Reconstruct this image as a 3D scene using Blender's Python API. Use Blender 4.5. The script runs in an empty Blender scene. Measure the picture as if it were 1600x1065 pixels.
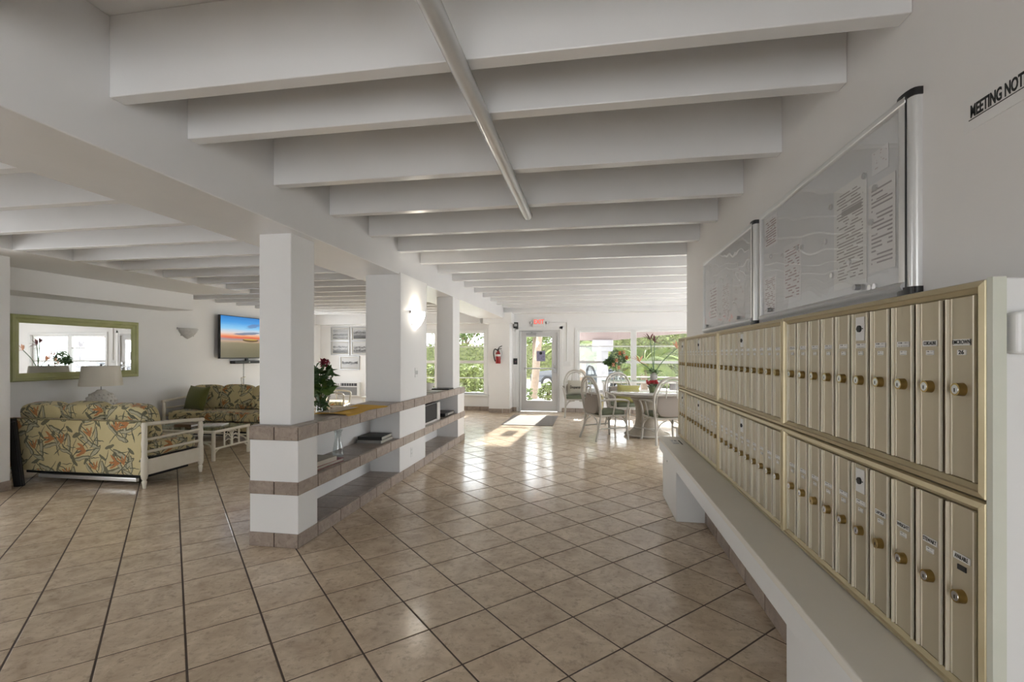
import bpy, bmesh, math, random
from mathutils import Vector, Matrix, Euler
R = math.radians
S = bpy.context.scene
C = S.collection
rng = random.Random(7)

# ------------------------------------------------------------------ camera, world, sun, exposure
FPX, HORIZON, CAM_H = 746.0, 555.0, 1.382
YAW = math.atan(125 / 746)
cam_d = bpy.data.cameras.new('camera'); cam = bpy.data.objects.new('camera', cam_d); C.objects.link(cam)
cam_d.sensor_width = 36; cam_d.lens = 36 * FPX / 1600
cam_d.shift_y = (HORIZON - 532.5) / 1600
cam_d.clip_start = .02; cam_d.clip_end = 500
cam.location = (0, 0, CAM_H); cam.rotation_euler = (R(90), 0, YAW)
S.camera = cam
w = bpy.data.worlds.new('sky'); S.world = w; w.use_nodes = True
w.node_tree.nodes['Background'].inputs[0].default_value = (.95, .975, 1, 1)
w.node_tree.nodes['Background'].inputs[1].default_value = 5.0
sd = bpy.data.lights.new('sun', 'SUN'); sun = bpy.data.objects.new('sun', sd); C.objects.link(sun)
sd.energy = 14; sd.angle = R(1.2); sd.color = (1, .95, .87)
sun.rotation_euler = Vector((-.06, -1, -.40)).to_track_quat('-Z', 'Y').to_euler()
sun.location = (0, 30, 15)
S.view_settings.view_transform = 'Standard'; S.view_settings.look = 'None'
S.view_settings.gamma = 1; S.view_settings.use_curve_mapping = False
S.view_settings.exposure = .55

# ------------------------------------------------------------------ materials
def nt(m): return m.node_tree.nodes, m.node_tree.links
def mat(name, col, rough=.5, metal=0., var=None, bump=None, coat=0., spec=.5, rnd=0., emit=None, trans=0., coord='Object', sheen=0.):
    m = bpy.data.materials.new(name); m.use_nodes = True
    N, L = nt(m); b = N['Principled BSDF']
    b.inputs['Base Color'].default_value = (*col, 1)
    b.inputs['Roughness'].default_value = rough; b.inputs['Metallic'].default_value = metal
    b.inputs['Coat Weight'].default_value = coat; b.inputs['Specular IOR Level'].default_value = spec
    b.inputs['Transmission Weight'].default_value = trans; b.inputs['Sheen Weight'].default_value = sheen
    if emit:
        b.inputs['Emission Color'].default_value = (*emit[0], 1); b.inputs['Emission Strength'].default_value = emit[1]
    tc = N.new('ShaderNodeTexCoord')
    if var:                                   # (scale, second colour, (stretch xyz))
        no = N.new('ShaderNodeTexNoise'); no.inputs['Scale'].default_value = var[0]; no.inputs['Detail'].default_value = 6
        mp = N.new('ShaderNodeMapping'); mp.inputs['Scale'].default_value = var[2] if len(var) > 2 else (1, 1, 1)
        L.new(tc.outputs[coord], mp.inputs[0]); L.new(mp.outputs[0], no.inputs['Vector'])
        rp = N.new('ShaderNodeValToRGB'); rp.color_ramp.elements[0].position = .3; rp.color_ramp.elements[1].position = .72
        rp.color_ramp.elements[0].color = (*col, 1); rp.color_ramp.elements[1].color = (*var[1], 1)
        L.new(no.outputs[0], rp.inputs[0]); out = rp.outputs[0]
        if rnd:
            oi = N.new('ShaderNodeObjectInfo'); hs = N.new('ShaderNodeHueSaturation')
            mr = N.new('ShaderNodeMapRange'); mr.inputs[3].default_value = 1 - rnd; mr.inputs[4].default_value = 1 + rnd
            L.new(oi.outputs['Random'], mr.inputs[0]); L.new(mr.outputs[0], hs.inputs['Value']); L.new(out, hs.inputs['Color']); out = hs.outputs[0]
        L.new(out, b.inputs['Base Color'])
    if bump:
        nb = N.new('ShaderNodeTexNoise'); nb.inputs['Scale'].default_value = bump[0]; nb.inputs['Detail'].default_value = 4
        L.new(tc.outputs[coord], nb.inputs['Vector'])
        bp = N.new('ShaderNodeBump'); bp.inputs['Strength'].default_value = bump[1]; bp.inputs['Distance'].default_value = .01
        L.new(nb.outputs[0], bp.inputs['Height']); L.new(bp.outputs[0], b.inputs['Normal'])
    return m
def glassy(name, tint=(1, 1, 1), refl=.08, rough=0., wavy=None):
    m = bpy.data.materials.new(name); m.use_nodes = True
    N, L = nt(m); N.remove(N['Principled BSDF'])
    t = N.new('ShaderNodeBsdfTransparent'); t.inputs[0].default_value = (*tint, 1)
    g = N.new('ShaderNodeBsdfGlossy'); g.inputs['Roughness'].default_value = rough
    lw = N.new('ShaderNodeLayerWeight'); lw.inputs[0].default_value = .35
    mr = N.new('ShaderNodeMapRange'); mr.inputs[3].default_value = refl; mr.inputs[4].default_value = .8
    mx = N.new('ShaderNodeMixShader')
    pw = N.new('ShaderNodeMath'); pw.operation = 'POWER'; pw.inputs[1].default_value = 3
    L.new(lw.outputs['Facing'], pw.inputs[0]); L.new(pw.outputs[0], mr.inputs[0]); L.new(mr.outputs[0], mx.inputs[0])
    L.new(t.outputs[0], mx.inputs[1]); L.new(g.outputs[0], mx.inputs[2]); L.new(mx.outputs[0], N['Material Output'].inputs[0])
    if wavy:
        tc = N.new('ShaderNodeTexCoord'); nb = N.new('ShaderNodeTexNoise'); nb.inputs['Scale'].default_value = wavy[0]; nb.inputs['Detail'].default_value = 0
        bp = N.new('ShaderNodeBump'); bp.inputs['Strength'].default_value = wavy[1]; bp.inputs['Distance'].default_value = .02
        L.new(tc.outputs['Object'], nb.inputs['Vector']); L.new(nb.outputs[0], bp.inputs['Height']); L.new(bp.outputs[0], g.inputs['Normal'])
    return m
def tile_mat(name, ca, cb, cc, rough, scale=1.):
    m = bpy.data.materials.new(name); m.use_nodes = True
    N, L = nt(m); b = N['Principled BSDF']
    ge = N.new('ShaderNodeNewGeometry'); oi = N.new('ShaderNodeObjectInfo')
    ad = N.new('ShaderNodeMath'); ad.operation = 'ADD'; L.new(ge.outputs['Random Per Island'], ad.inputs[0]); L.new(oi.outputs['Random'], ad.inputs[1])
    mu = N.new('ShaderNodeMath'); mu.operation = 'MULTIPLY'; mu.inputs[1].default_value = 37; L.new(ad.outputs[0], mu.inputs[0])
    cv = N.new('ShaderNodeCombineXYZ'); L.new(mu.outputs[0], cv.inputs[2])
    va = N.new('ShaderNodeVectorMath'); L.new(ge.outputs['Position'], va.inputs[0]); L.new(cv.outputs[0], va.inputs[1])
    n1 = N.new('ShaderNodeTexNoise'); n1.inputs['Scale'].default_value = 7 * scale; n1.inputs['Detail'].default_value = 8; n1.inputs['Roughness'].default_value = .65; n1.inputs['Distortion'].default_value = .6
    n2 = N.new('ShaderNodeTexNoise'); n2.inputs['Scale'].default_value = 28 * scale; n2.inputs['Detail'].default_value = 6; n2.inputs['Roughness'].default_value = .7
    L.new(va.outputs[0], n1.inputs['Vector']); L.new(va.outputs[0], n2.inputs['Vector'])
    r1 = N.new('ShaderNodeValToRGB'); e = r1.color_ramp.elements; e[0].position = .32; e[0].color = (*ca, 1); e[1].position = .66; e[1].color = (*cb, 1)
    L.new(n1.outputs[0], r1.inputs[0])
    r2 = N.new('ShaderNodeValToRGB'); e = r2.color_ramp.elements; e[0].position = .52; e[0].color = (0, 0, 0, 1); e[1].position = .74; e[1].color = (.75, .75, .75, 1)
    L.new(n2.outputs[0], r2.inputs[0])
    mx = N.new('ShaderNodeMix'); mx.data_type = 'RGBA'; L.new(r2.outputs[0], mx.inputs[0]); L.new(r1.outputs[0], mx.inputs[6]); mx.inputs[7].default_value = (*cc, 1)
    fr = N.new('ShaderNodeMath'); fr.operation = 'FRACT'; m7 = N.new('ShaderNodeMath'); m7.operation = 'MULTIPLY'; m7.inputs[1].default_value = 7.31
    L.new(ad.outputs[0], m7.inputs[0]); L.new(m7.outputs[0], fr.inputs[0])
    mr = N.new('ShaderNodeMapRange'); mr.inputs[3].default_value = .94; mr.inputs[4].default_value = 1.06; L.new(fr.outputs[0], mr.inputs[0])
    hs = N.new('ShaderNodeHueSaturation'); L.new(mx.outputs[2], hs.inputs['Color']); L.new(mr.outputs[0], hs.inputs['Value']); L.new(hs.outputs[0], b.inputs['Base Color'])
    bp = N.new('ShaderNodeBump'); bp.inputs['Strength'].default_value = .12; bp.inputs['Distance'].default_value = .004
    L.new(n1.outputs[0], bp.inputs['Height']); L.new(bp.outputs[0], b.inputs['Normal'])
    rr = N.new('ShaderNodeMapRange'); rr.inputs[3].default_value = rough * .8; rr.inputs[4].default_value = rough * 1.3; L.new(n2.outputs[0], rr.inputs[0]); L.new(rr.outputs[0], b.inputs['Roughness'])
    return m
def floral(name):
    """cushion print: bird-of-paradise sprays scattered over a pale yellow ground (UV in metres)"""
    m = bpy.data.materials.new(name); m.use_nodes = True
    N, L = nt(m); b = N['Principled BSDF']; b.inputs['Roughness'].default_value = .85; b.inputs['Sheen Weight'].default_value = .2
    uv = N.new('ShaderNodeUVMap'); uv.uv_map = 'UVMap'
    no = N.new('ShaderNodeTexNoise'); no.inputs['Scale'].default_value = 9; L.new(uv.outputs[0], no.inputs['Vector'])
    sc = N.new('ShaderNodeVectorMath'); sc.operation = 'MULTIPLY_ADD'; sc.inputs[1].default_value = (.06, .06, 0); L.new(no.outputs['Color'], sc.inputs[0]); L.new(uv.outputs[0], sc.inputs[2])
    def layer(cell, shift, motifs, rot):
        mp = N.new('ShaderNodeMapping'); mp.inputs['Location'].default_value = (*shift, 0); mp.inputs['Rotation'].default_value = (0, 0, R(rot)); mp.inputs['Scale'].default_value = (1 / cell,) * 3
        L.new(sc.outputs[0], mp.inputs[0])
        fr = N.new('ShaderNodeVectorMath'); fr.operation = 'FRACTION'; L.new(mp.outputs[0], fr.inputs[0])
        acc = None
        for (cx, cy, ang, ln, wd) in motifs:
            t = N.new('ShaderNodeMapping'); t.vector_type = 'TEXTURE'
            t.inputs['Location'].default_value = (cx, cy, 0); t.inputs['Rotation'].default_value = (0, 0, R(ang)); t.inputs['Scale'].default_value = (ln, wd, 1)
            L.new(fr.outputs[0], t.inputs[0])
            s = N.new('ShaderNodeSeparateXYZ'); L.new(t.outputs[0], s.inputs[0])
            c2 = N.new('ShaderNodeCombineXYZ'); L.new(s.outputs[0], c2.inputs[0]); L.new(s.outputs[1], c2.inputs[1])
            ln_ = N.new('ShaderNodeVectorMath'); ln_.operation = 'LENGTH'; L.new(c2.outputs[0], ln_.inputs[0])
            lt = N.new('ShaderNodeMath'); lt.operation = 'LESS_THAN'; lt.inputs[1].default_value = 1; L.new(ln_.outputs['Value'], lt.inputs[0])
            if acc is None: acc = lt.outputs[0]
            else:
                mxm = N.new('ShaderNodeMath'); mxm.operation = 'MAXIMUM'; L.new(acc, mxm.inputs[0]); L.new(lt.outputs[0], mxm.inputs[1]); acc = mxm.outputs[0]
        return acc
    stems = [(.5, .42, 62, .40, .014), (.36, .62, 118, .24, .016), (.62, .70, 38, .26, .015), (.25, .3, 20, .2, .013), (.74, .28, 150, .2, .014), (.5, .84, 5, .2, .012)]
    leaves = [(.30, .45, 100, .27, .06), (.72, .50, 62, .27, .06), (.45, .2, 30, .22, .06), (.80, .80, 130, .15, .05), (.22, .82, 50, .15, .045)]
    light = [(.315, .45, 100, .23, .033), (.735, .50, 62, .23, .033), (.46, .2, 30, .18, .035)]
    petals = [(.55, .60, 80, .15, .03), (.63, .58, 50, .15, .03), (.48, .61, 112, .14, .028)]
    base = N.new('ShaderNodeValToRGB'); e = base.color_ramp.elements; e[0].color = (.56, .475, .24, 1); e[1].color = (.64, .555, .32, 1); L.new(no.outputs[0], base.inputs[0])
    cur = base.outputs[0]
    for mot, col in ((leaves, (.15, .14, .085)), (light, (.45, .42, .29)), (stems, (.10, .10, .065)), (petals, (.46, .19, .06))):
        for cell, sh, rot in ((.36, (0, 0), 12), (.43, (.43, .21), 74)):
            a = layer(cell, sh, mot, rot)
            mx = N.new('ShaderNodeMix'); mx.data_type = 'RGBA'; L.new(a, mx.inputs[0]); L.new(cur, mx.inputs[6]); mx.inputs[7].default_value = (*col, 1); cur = mx.outputs[2]
    L.new(cur, b.inputs['Base Color'])
    return m
def print_mat(name, paper, ink, rows, cols=3., thresh=.45, seed=0., head=None):
    """a page of small print: rows of broken dark lines (UV 0..1)"""
    m = bpy.data.materials.new(name); m.use_nodes = True
    N, L = nt(m); b = N['Principled BSDF']; b.inputs['Roughness'].default_value = .6
    uv = N.new('ShaderNodeUVMap'); uv.uv_map = 'UVMap'; s = N.new('ShaderNodeSeparateXYZ'); L.new(uv.outputs[0], s.inputs[0])
    def mth(op, a, bb=None):
        n = N.new('ShaderNodeMath'); n.operation = op
        for i, v in enumerate((a, bb)):
            if v is None: continue
            if isinstance(v, (int, float)): n.inputs[i].default_value = v
            else: L.new(v, n.inputs[i])
        return n.outputs[0]
    vr = mth('MULTIPLY', s.outputs[1], rows); fl = mth('FLOOR', vr); fr = mth('FRACT', vr)
    line = mth('LESS_THAN', fr, .42)
    cv = N.new('ShaderNodeCombineXYZ'); L.new(mth('MULTIPLY', s.outputs[0], cols), cv.inputs[0]); L.new(mth('MULTIPLY', fl, 3.7), cv.inputs[1]); cv.inputs[2].default_value = seed
    no = N.new('ShaderNodeTexNoise'); no.inputs['Detail'].default_value = 0; no.inputs['Scale'].default_value = 1; L.new(cv.outputs[0], no.inputs['Vector'])
    on = mth('MULTIPLY', line, mth('GREATER_THAN', no.outputs[0], thresh))
    inx = mth('MULTIPLY', mth('GREATER_THAN', s.outputs[0], .1), mth('LESS_THAN', s.outputs[0], .9))
    iny = mth('MULTIPLY', mth('GREATER_THAN', s.outputs[1], .07), mth('LESS_THAN', s.outputs[1], .93))
    on = mth('MULTIPLY', on, mth('MULTIPLY', inx, iny))
    if head:                                   # (v0, v1, u0, u1) solid block of print
        h = mth('MULTIPLY', mth('MULTIPLY', mth('GREATER_THAN', s.outputs[1], head[0]), mth('LESS_THAN', s.outputs[1], head[1])),
                mth('MULTIPLY', mth('GREATER_THAN', s.outputs[0], head[2]), mth('LESS_THAN', s.outputs[0], head[3])))
        on = mth('MAXIMUM', on, h)
    mx = N.new('ShaderNodeMix'); mx.data_type = 'RGBA'; L.new(on, mx.inputs[0]); mx.inputs[6].default_value = (*paper, 1); mx.inputs[7].default_value = (*ink, 1)
    L.new(mx.outputs[2], b.inputs['Base Color'])
    return m
def photo_mat(name, seed, bands):
    """old black-and-white print: noise landscape shaped by bands of grey up the picture (UV 0..1)"""
    m = bpy.data.materials.new(name); m.use_nodes = True
    N, L = nt(m); b = N['Principled BSDF']; b.inputs['Roughness'].default_value = .25
    uv = N.new('ShaderNodeUVMap'); uv.uv_map = 'UVMap'
    mp = N.new('ShaderNodeMapping'); mp.inputs['Location'].default_value = (seed, seed * 2.3, 0); mp.inputs['Scale'].default_value = (2.2, 4, 1); mp.inputs['Rotation'].default_value = (0, 0, seed * .5); L.new(uv.outputs[0], mp.inputs[0])
    no = N.new('ShaderNodeTexNoise'); no.inputs['Scale'].default_value = 2.4; no.inputs['Detail'].default_value = 5; L.new(mp.outputs[0], no.inputs['Vector'])
    s = N.new('ShaderNodeSeparateXYZ'); L.new(uv.outputs[0], s.inputs[0])
    a = N.new('ShaderNodeMath'); a.operation = 'MULTIPLY_ADD'; L.new(no.outputs[0], a.inputs[0]); a.inputs[1].default_value = .5; L.new(s.outputs[1], a.inputs[2])
    sb = N.new('ShaderNodeMath'); sb.operation = 'SUBTRACT'; L.new(a.outputs[0], sb.inputs[0]); sb.inputs[1].default_value = .25
    rp = N.new('ShaderNodeValToRGB'); el = rp.color_ramp.elements
    while len(el) > 1: el.remove(el[0])
    el[0].position = bands[0][0]; el[0].color = (*[bands[0][1]] * 3, 1)
    for p, g in bands[1:]:
        e = el.new(p); e.color = (g, g, g, 1)
    L.new(sb.outputs[0], rp.inputs[0]); L.new(rp.outputs[0], b.inputs['Base Color'])
    return m
def screen_mat(name):
    m = bpy.data.materials.new(name); m.use_nodes = True
    N, L = nt(m); b = N['Principled BSDF']; b.inputs['Roughness'].default_value = .15; b.inputs['Base Color'].default_value = (.01, .01, .01, 1)
    uv = N.new('ShaderNodeUVMap'); uv.uv_map = 'UVMap'; s = N.new('ShaderNodeSeparateXYZ'); L.new(uv.outputs[0], s.inputs[0])
    mp = N.new('ShaderNodeMapping'); mp.inputs['Scale'].default_value = (2.5, 14, 1); mp.inputs['Rotation'].default_value = (0, 0, .2); L.new(uv.outputs[0], mp.inputs[0])
    no = N.new('ShaderNodeTexNoise'); no.inputs['Scale'].default_value = 2; no.inputs['Detail'].default_value = 6; L.new(mp.outputs[0], no.inputs['Vector'])
    sl = N.new('ShaderNodeMath'); sl.operation = 'MULTIPLY_ADD'; L.new(no.outputs[0], sl.inputs[0]); sl.inputs[1].default_value = .05; L.new(s.outputs[1], sl.inputs[2])
    rp = N.new('ShaderNodeValToRGB'); el = rp.color_ramp.elements
    st = [(0, (.12, .105, .07)), (.2, (.15, .125, .08)), (.38, (.20, .16, .10)), (.43, (.42, .27, .18)), (.47, (.24, .20, .22)), (.52, (.62, .10, .04)), (.56, (.70, .28, .13)), (.63, (.62, .55, .52)), (.74, (.22, .50, .74)), (.88, (.045, .28, .64)), (1, (.02, .19, .52))]
    el[0].position = 0; el[0].color = (*st[0][1], 1); el[1].position = 1; el[1].color = (*st[-1][1], 1)
    for p, c in st[1:-1]: e = el.new(p); e.color = (*c, 1)
    L.new(sl.outputs[0], rp.inputs[0]); cur = rp.outputs[0]
    # clouds, and the beached boat
    for (cx, cy, rx, ry, rot, col, fac, nz) in ((.50, .60, .30, .035, .12, (.06, .12, .22), .8, .9), (.62, .80, .17, .05, .3, (.10, .16, .32), .7, 1.3), (.56, .435, .17, .045, -.02, (.10, .055, .02), 1, .12), (.56, .455, .15, .02, -.02, (.45, .28, .06), 1, .1)):
        t = N.new('ShaderNodeMapping'); t.vector_type = 'TEXTURE'; t.inputs['Location'].default_value = (cx, cy, 0); t.inputs['Rotation'].default_value = (0, 0, rot); t.inputs['Scale'].default_value = (rx, ry, 1)
        L.new(uv.outputs[0], t.inputs[0]); ln = N.new('ShaderNodeVectorMath'); ln.operation = 'LENGTH'; L.new(t.outputs[0], ln.inputs[0])
        ad = N.new('ShaderNodeMath'); ad.operation = 'MULTIPLY_ADD'; L.new(no.outputs[0], ad.inputs[0]); ad.inputs[1].default_value = nz; L.new(ln.outputs['Value'], ad.inputs[2])
        lt = N.new('ShaderNodeMapRange'); lt.inputs[1].default_value = 1.0 + nz * .5; lt.inputs[2].default_value = .9 + nz * .35; lt.inputs[4].default_value = fac; L.new(ad.outputs[0], lt.inputs[0])
        mx = N.new('ShaderNodeMix'); mx.data_type = 'RGBA'; L.new(lt.outputs[0], mx.inputs[0]); L.new(cur, mx.inputs[6]); mx.inputs[7].default_value = (*col, 1); cur = mx.outputs[2]
    L.new(cur, b.inputs['Emission Color']); b.inputs['Emission Strength'].default_value = .8
    return m

Mt = {}
Mt['wall'] = mat('wall_paint', (.84, .835, .825), .5, var=(2.5, (.86, .855, .845)), bump=(60, .04))
Mt['wall_r'] = mat('wall_paint_warm', (.77, .745, .72), .42, var=(2.2, (.79, .77, .745)), bump=(14, .05))
Mt['ceil'] = mat('ceiling_paint', (.78, .775, .77), .26, var=(3, (.81, .805, .80)), bump=(25, .035))
Mt['trim'] = mat('trim_paint', (.80, .80, .79), .3, bump=(18, .03))
Mt['grout'] = mat('dark_grout', (.09, .065, .05), .9, bump=(200, .1))
Mt['floor'] = tile_mat('floor_tile_glaze', (.51, .395, .285), (.73, .60, .45), (.31, .235, .17), .15)
Mt['tile'] = tile_mat('brown_tile_glaze', (.30, .242, .203), (.43, .355, .30), (.19, .148, .122), .3, 1.6)
Mt['gold'] = mat('champagne_metal', (.47, .41, .295), .5, .4, var=(14, (.52, .46, .34), (1, 1, .06)), rnd=.07)
Mt['gold_l'] = mat('pale_champagne_metal', (.50, .42, .26), .42, .5, var=(10, (.57, .49, .32), (1, .05, 1)))
Mt['gold_d'] = mat('dark_gold_metal', (.22, .175, .095), .45, .6, var=(16, (.28, .225, .13), (1, 1, .05)))
Mt['ridge'] = mat('bright_ridge_metal', (.80, .75, .63), .35, .4)
Mt['brass'] = mat('brass_lock', (.40, .29, .12), .3, 1)
Mt['steel'] = mat('steel_keyway', (.55, .55, .56), .28, 1)
Mt['black'] = mat('black_plastic', (.012, .012, .013), .35)
Mt['blackm'] = mat('black_matte', (.016, .016, .016), .7)
Mt['silver'] = mat('silver_aluminium', (.80, .80, .79), .3, .6)
Mt['tag'] = print_mat('paper_name_tag', (.72, .72, .70), (.16, .15, .15), 1.6, 14, .5)
Mt['tagw'] = mat('white_label', (.74, .74, .72), .5)
Mt['ink'] = mat('black_ink', (.012, .012, .012), .6)
Mt['white'] = mat('white_plastic', (.80, .80, .79), .35)
Mt['bench'] = mat('bench_paint', (.80, .765, .69), .45, var=(3, (.83, .795, .725)), bump=(30, .05))
Mt['benchw'] = mat('bench_white_paint', (.82, .82, .81), .35, bump=(25, .03))
Mt['board'] = mat('whiteboard_enamel', (.72, .72, .72), .35)
Mt['pane'] = glassy('acrylic_pane', (.98, .98, .98), .03, .02, (5, .2))
Mt['glass'] = glassy('window_glass', (.97, .98, .98), .04)
Mt['tglass'] = glassy('table_glass', (.86, .93, .90), .10)
Mt['vglass'] = glassy('clear_glass', (.93, .95, .95), .10)
Mt['mirror'] = mat('mirror_silver', (.88, .89, .89), .0, 1)
Mt['mframe'] = mat('olive_frame', (.40, .42, .17), .45, var=(5, (.48, .49, .25)), bump=(30, .1))
Mt['floral'] = floral('floral_fabric')
Mt['olive'] = mat('olive_fabric', (.115, .125, .03), .9, var=(90, (.15, .155, .045)), bump=(300, .3), sheen=.2)
Mt['rattan'] = mat('white_rattan', (.80, .745, .62), .42, var=(12, (.85, .80, .69)))
Mt['rattang'] = mat('grey_white_rattan', (.44, .415, .37), .42, var=(12, (.52, .495, .445)))
Mt['taupe'] = mat('taupe_fabric', (.27, .235, .205), .9, bump=(250, .3))
Mt['sage'] = mat('sage_fabric', (.135, .15, .10), .9, bump=(250, .3))
Mt['cream'] = mat('cream_linen', (.50, .48, .41), .9, bump=(300, .25))
Mt['shade'] = mat('linen_shade', (.80, .745, .64), .9, bump=(350, .3))
Mt['ceramic'] = mat('white_ceramic', (.74, .71, .66), .35, bump=(60, .2))
Mt['sconce'] = mat('grey_sconce_glass', (.46, .455, .44), .35, var=(20, (.56, .555, .54)))
Mt['lit'] = mat('lit_sconce_glass', (.9, .88, .82), .4, emit=((1, .92, .80), 5))
Mt['chrome'] = mat('chrome', (.72, .72, .73), .18, 1)
Mt['greymetal'] = mat('grey_metal', (.42, .42, .42), .35, .6)
Mt['doorgrey'] = mat('door_grey_paint', (.60, .60, .60), .4)
Mt['red'] = mat('red_enamel', (.30, .012, .012), .3)
Mt['exitred'] = mat('exit_lens', (.65, .12, .10), .4, emit=((1, .12, .08), .5))
Mt['mat'] = mat('entrance_carpet', (.20, .18, .165), .95, var=(120, (.27, .25, .23)), bump=(300, .5))
Mt['leaf'] = mat('leaf_green', (.028, .075, .018), .5, var=(30, (.06, .13, .03)))
Mt['leaf2'] = mat('leaf_pale', (.12, .20, .10), .5, var=(30, (.20, .28, .16)))
Mt['flower'] = mat('crimson_petal', (.20, .006, .028), .6)
Mt['redflower'] = mat('red_petal', (.36, .012, .018), .6)
Mt['orange'] = mat('orange_petal', (.60, .16, .05), .6)
Mt['peach'] = mat('peach_petal', (.66, .36, .24), .6)
Mt['yellow'] = mat('yellow_paper', (.72, .42, .035), .7)
Mt['map'] = print_mat('printed_map', (.62, .52, .36), (.50, .40, .26), 26, 6, .5)
Mt['plum'] = mat('plum_bloom', (.16, .07, .075), .6)
Mt['screen'] = screen_mat('tv_picture')
Mt['grille'] = mat('grey_grille', (.24, .24, .24), .6)
Mt['darkslot'] = mat('dark_slot', (.05, .05, .055), .6)
Mt['lav'] = print_mat('grey_violet_notice', (.30, .29, .42), (.12, .11, .2), 14, 4, .5)

# ------------------------------------------------------------------ mesh helpers
class M:
    def __init__(s): s.v = []; s.f = []; s.mi = []; s.cur = 0; s.T = None
    def m(s, i): s.cur = i; return s
    def add(s, vs, fs):
        o = len(s.v)
        if s.T is not None: vs = [tuple(s.T @ Vector(p)) for p in vs]
        s.v += [tuple(p) for p in vs]
        for f in fs: s.f.append([o + i for i in f]); s.mi.append(s.cur)
        return s
    def box(s, x0, x1, y0, y1, z0, z1):
        return s.add([(x0, y0, z0), (x1, y0, z0), (x1, y1, z0), (x0, y1, z0), (x0, y0, z1), (x1, y0, z1), (x1, y1, z1), (x0, y1, z1)],
                     [(3, 2, 1, 0), (4, 5, 6, 7), (0, 1, 5, 4), (1, 2, 6, 5), (2, 3, 7, 6), (3, 0, 4, 7)])
    def cyl(s, p0, p1, r0, r1=None, n=14):
        return s.tube([p0, p1], [r0, r0 if r1 is None else r1], n)
    def tube(s, pts, r, n=8, closed=False):
        pts = [Vector(p) for p in pts]; k = len(pts)
        rs = r if isinstance(r, (list, tuple)) else [r] * k
        vs = []; up = None
        for i, p in enumerate(pts):
            a = pts[(i - 1) % k] if (closed or i > 0) else p; b = pts[(i + 1) % k] if (closed or i < k - 1) else p
            d = (b - a)
            if d.length < 1e-9: d = Vector((0, 0, 1))
            d.normalize()
            if up is None: up = Vector((0, 0, 1)) if abs(d.z) < .9 else Vector((1, 0, 0))
            u = d.cross(up)
            if u.length < 1e-5: u = d.orthogonal()
            u.normalize(); v = u.cross(d); up = v
            for j in range(n):
                t = 2 * math.pi * j / n
                vs.append(p + (u * math.cos(t) + v * math.sin(t)) * rs[i])
        fs = []
        for i in range(k if closed else k - 1):
            for j in range(n):
                a = i * n + j; b = i * n + (j + 1) % n; c = ((i + 1) % k) * n + (j + 1) % n; d = ((i + 1) % k) * n + j
                fs.append((a, d, c, b))
        if not closed: fs += [tuple(range(n)), tuple(reversed(range((k - 1) * n, k * n)))]
        return s.add(vs, fs)
    def lathe(s, prof, c=(0, 0, 0), n=20, a0=0., a1=2 * math.pi):
        full = abs(a1 - a0 - 2 * math.pi) < 1e-6; m = n if full else n + 1
        vs = [(c[0] + r * math.cos(a0 + (a1 - a0) * j / n), c[1] + r * math.sin(a0 + (a1 - a0) * j / n), c[2] + z) for r, z in prof for j in range(m)]
        fs = []
        for i in range(len(prof) - 1):
            for j in range(n):
                j2 = (j + 1) % m
                fs.append((i * m + j, i * m + j2, (i + 1) * m + j2, (i + 1) * m + j))
        return s.add(vs, fs)
    def prism(s, pts, axis, a, b):
        """2-D outline extruded along x, y or z between a and b"""
        def P(p, t): return {'x': (t, p[0], p[1]), 'y': (p[0], t, p[1]), 'z': (p[0], p[1], t)}[axis]
        n = len(pts)
        return s.add([P(p, a) for p in pts] + [P(p, b) for p in pts],
                     [tuple(range(n)), tuple(reversed(range(n, 2 * n)))] + [(i, n + i, n + (i + 1) % n, (i + 1) % n) for i in range(n)])
    def quad(s, a, b, c, d): return s.add([a, b, c, d], [(0, 1, 2, 3)])
    def cushion(s, c, size, rot=(0, 0, 0), e=.35, n=10):
        T = Matrix.Translation(c) @ Euler(rot).to_matrix().to_4x4()
        vs = []; fs = []
        nu, nv = n * 4, n * 2
        def sg(x, p): return math.copysign(abs(x) ** p, x)
        for i in range(nv + 1):
            ph = -math.pi / 2 + math.pi * i / nv
            for j in range(nu):
                th = 2 * math.pi * j / nu
                vs.append(T @ Vector((size[0] / 2 * sg(math.cos(ph), e) * sg(math.cos(th), e), size[1] / 2 * sg(math.cos(ph), e) * sg(math.sin(th), e), size[2] / 2 * sg(math.sin(ph), e * 1.25))))
        for i in range(nv):
            for j in range(nu): fs.append((i * nu + j, i * nu + (j + 1) % nu, (i + 1) * nu + (j + 1) % nu, (i + 1) * nu + j))
        return s.add(vs, fs)
    def pillow(s, c, w, h, t, rot=(0, 0, 0), n=12):
        """square throw pillow: pinched corners, in the local x-z plane, thickness along y"""
        T = Matrix.Translation(c) @ Euler(rot).to_matrix().to_4x4()
        vs = []; fs = []
        for sd_ in (1, -1):
            for i in range(n + 1):
                for j in range(n + 1):
                    u = -1 + 2 * i / n; v = -1 + 2 * j / n
                    k = max(0, (1 - u * u) * (1 - v * v)) ** .45
                    vs.append(T @ Vector((w / 2 * u * (1 - .07 * (1 - v * v)), sd_ * t / 2 * k, h / 2 * v * (1 - .07 * (1 - u * u)))))
        m = (n + 1) ** 2
        for sd_ in (0, 1):
            for i in range(n):
                for j in range(n):
                    a = sd_ * m + i * (n + 1) + j; q = (a, a + n + 1, a + n + 2, a + 1)
                    fs.append(q if sd_ == 1 else q[::-1])
        return s.add(vs, fs)
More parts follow.
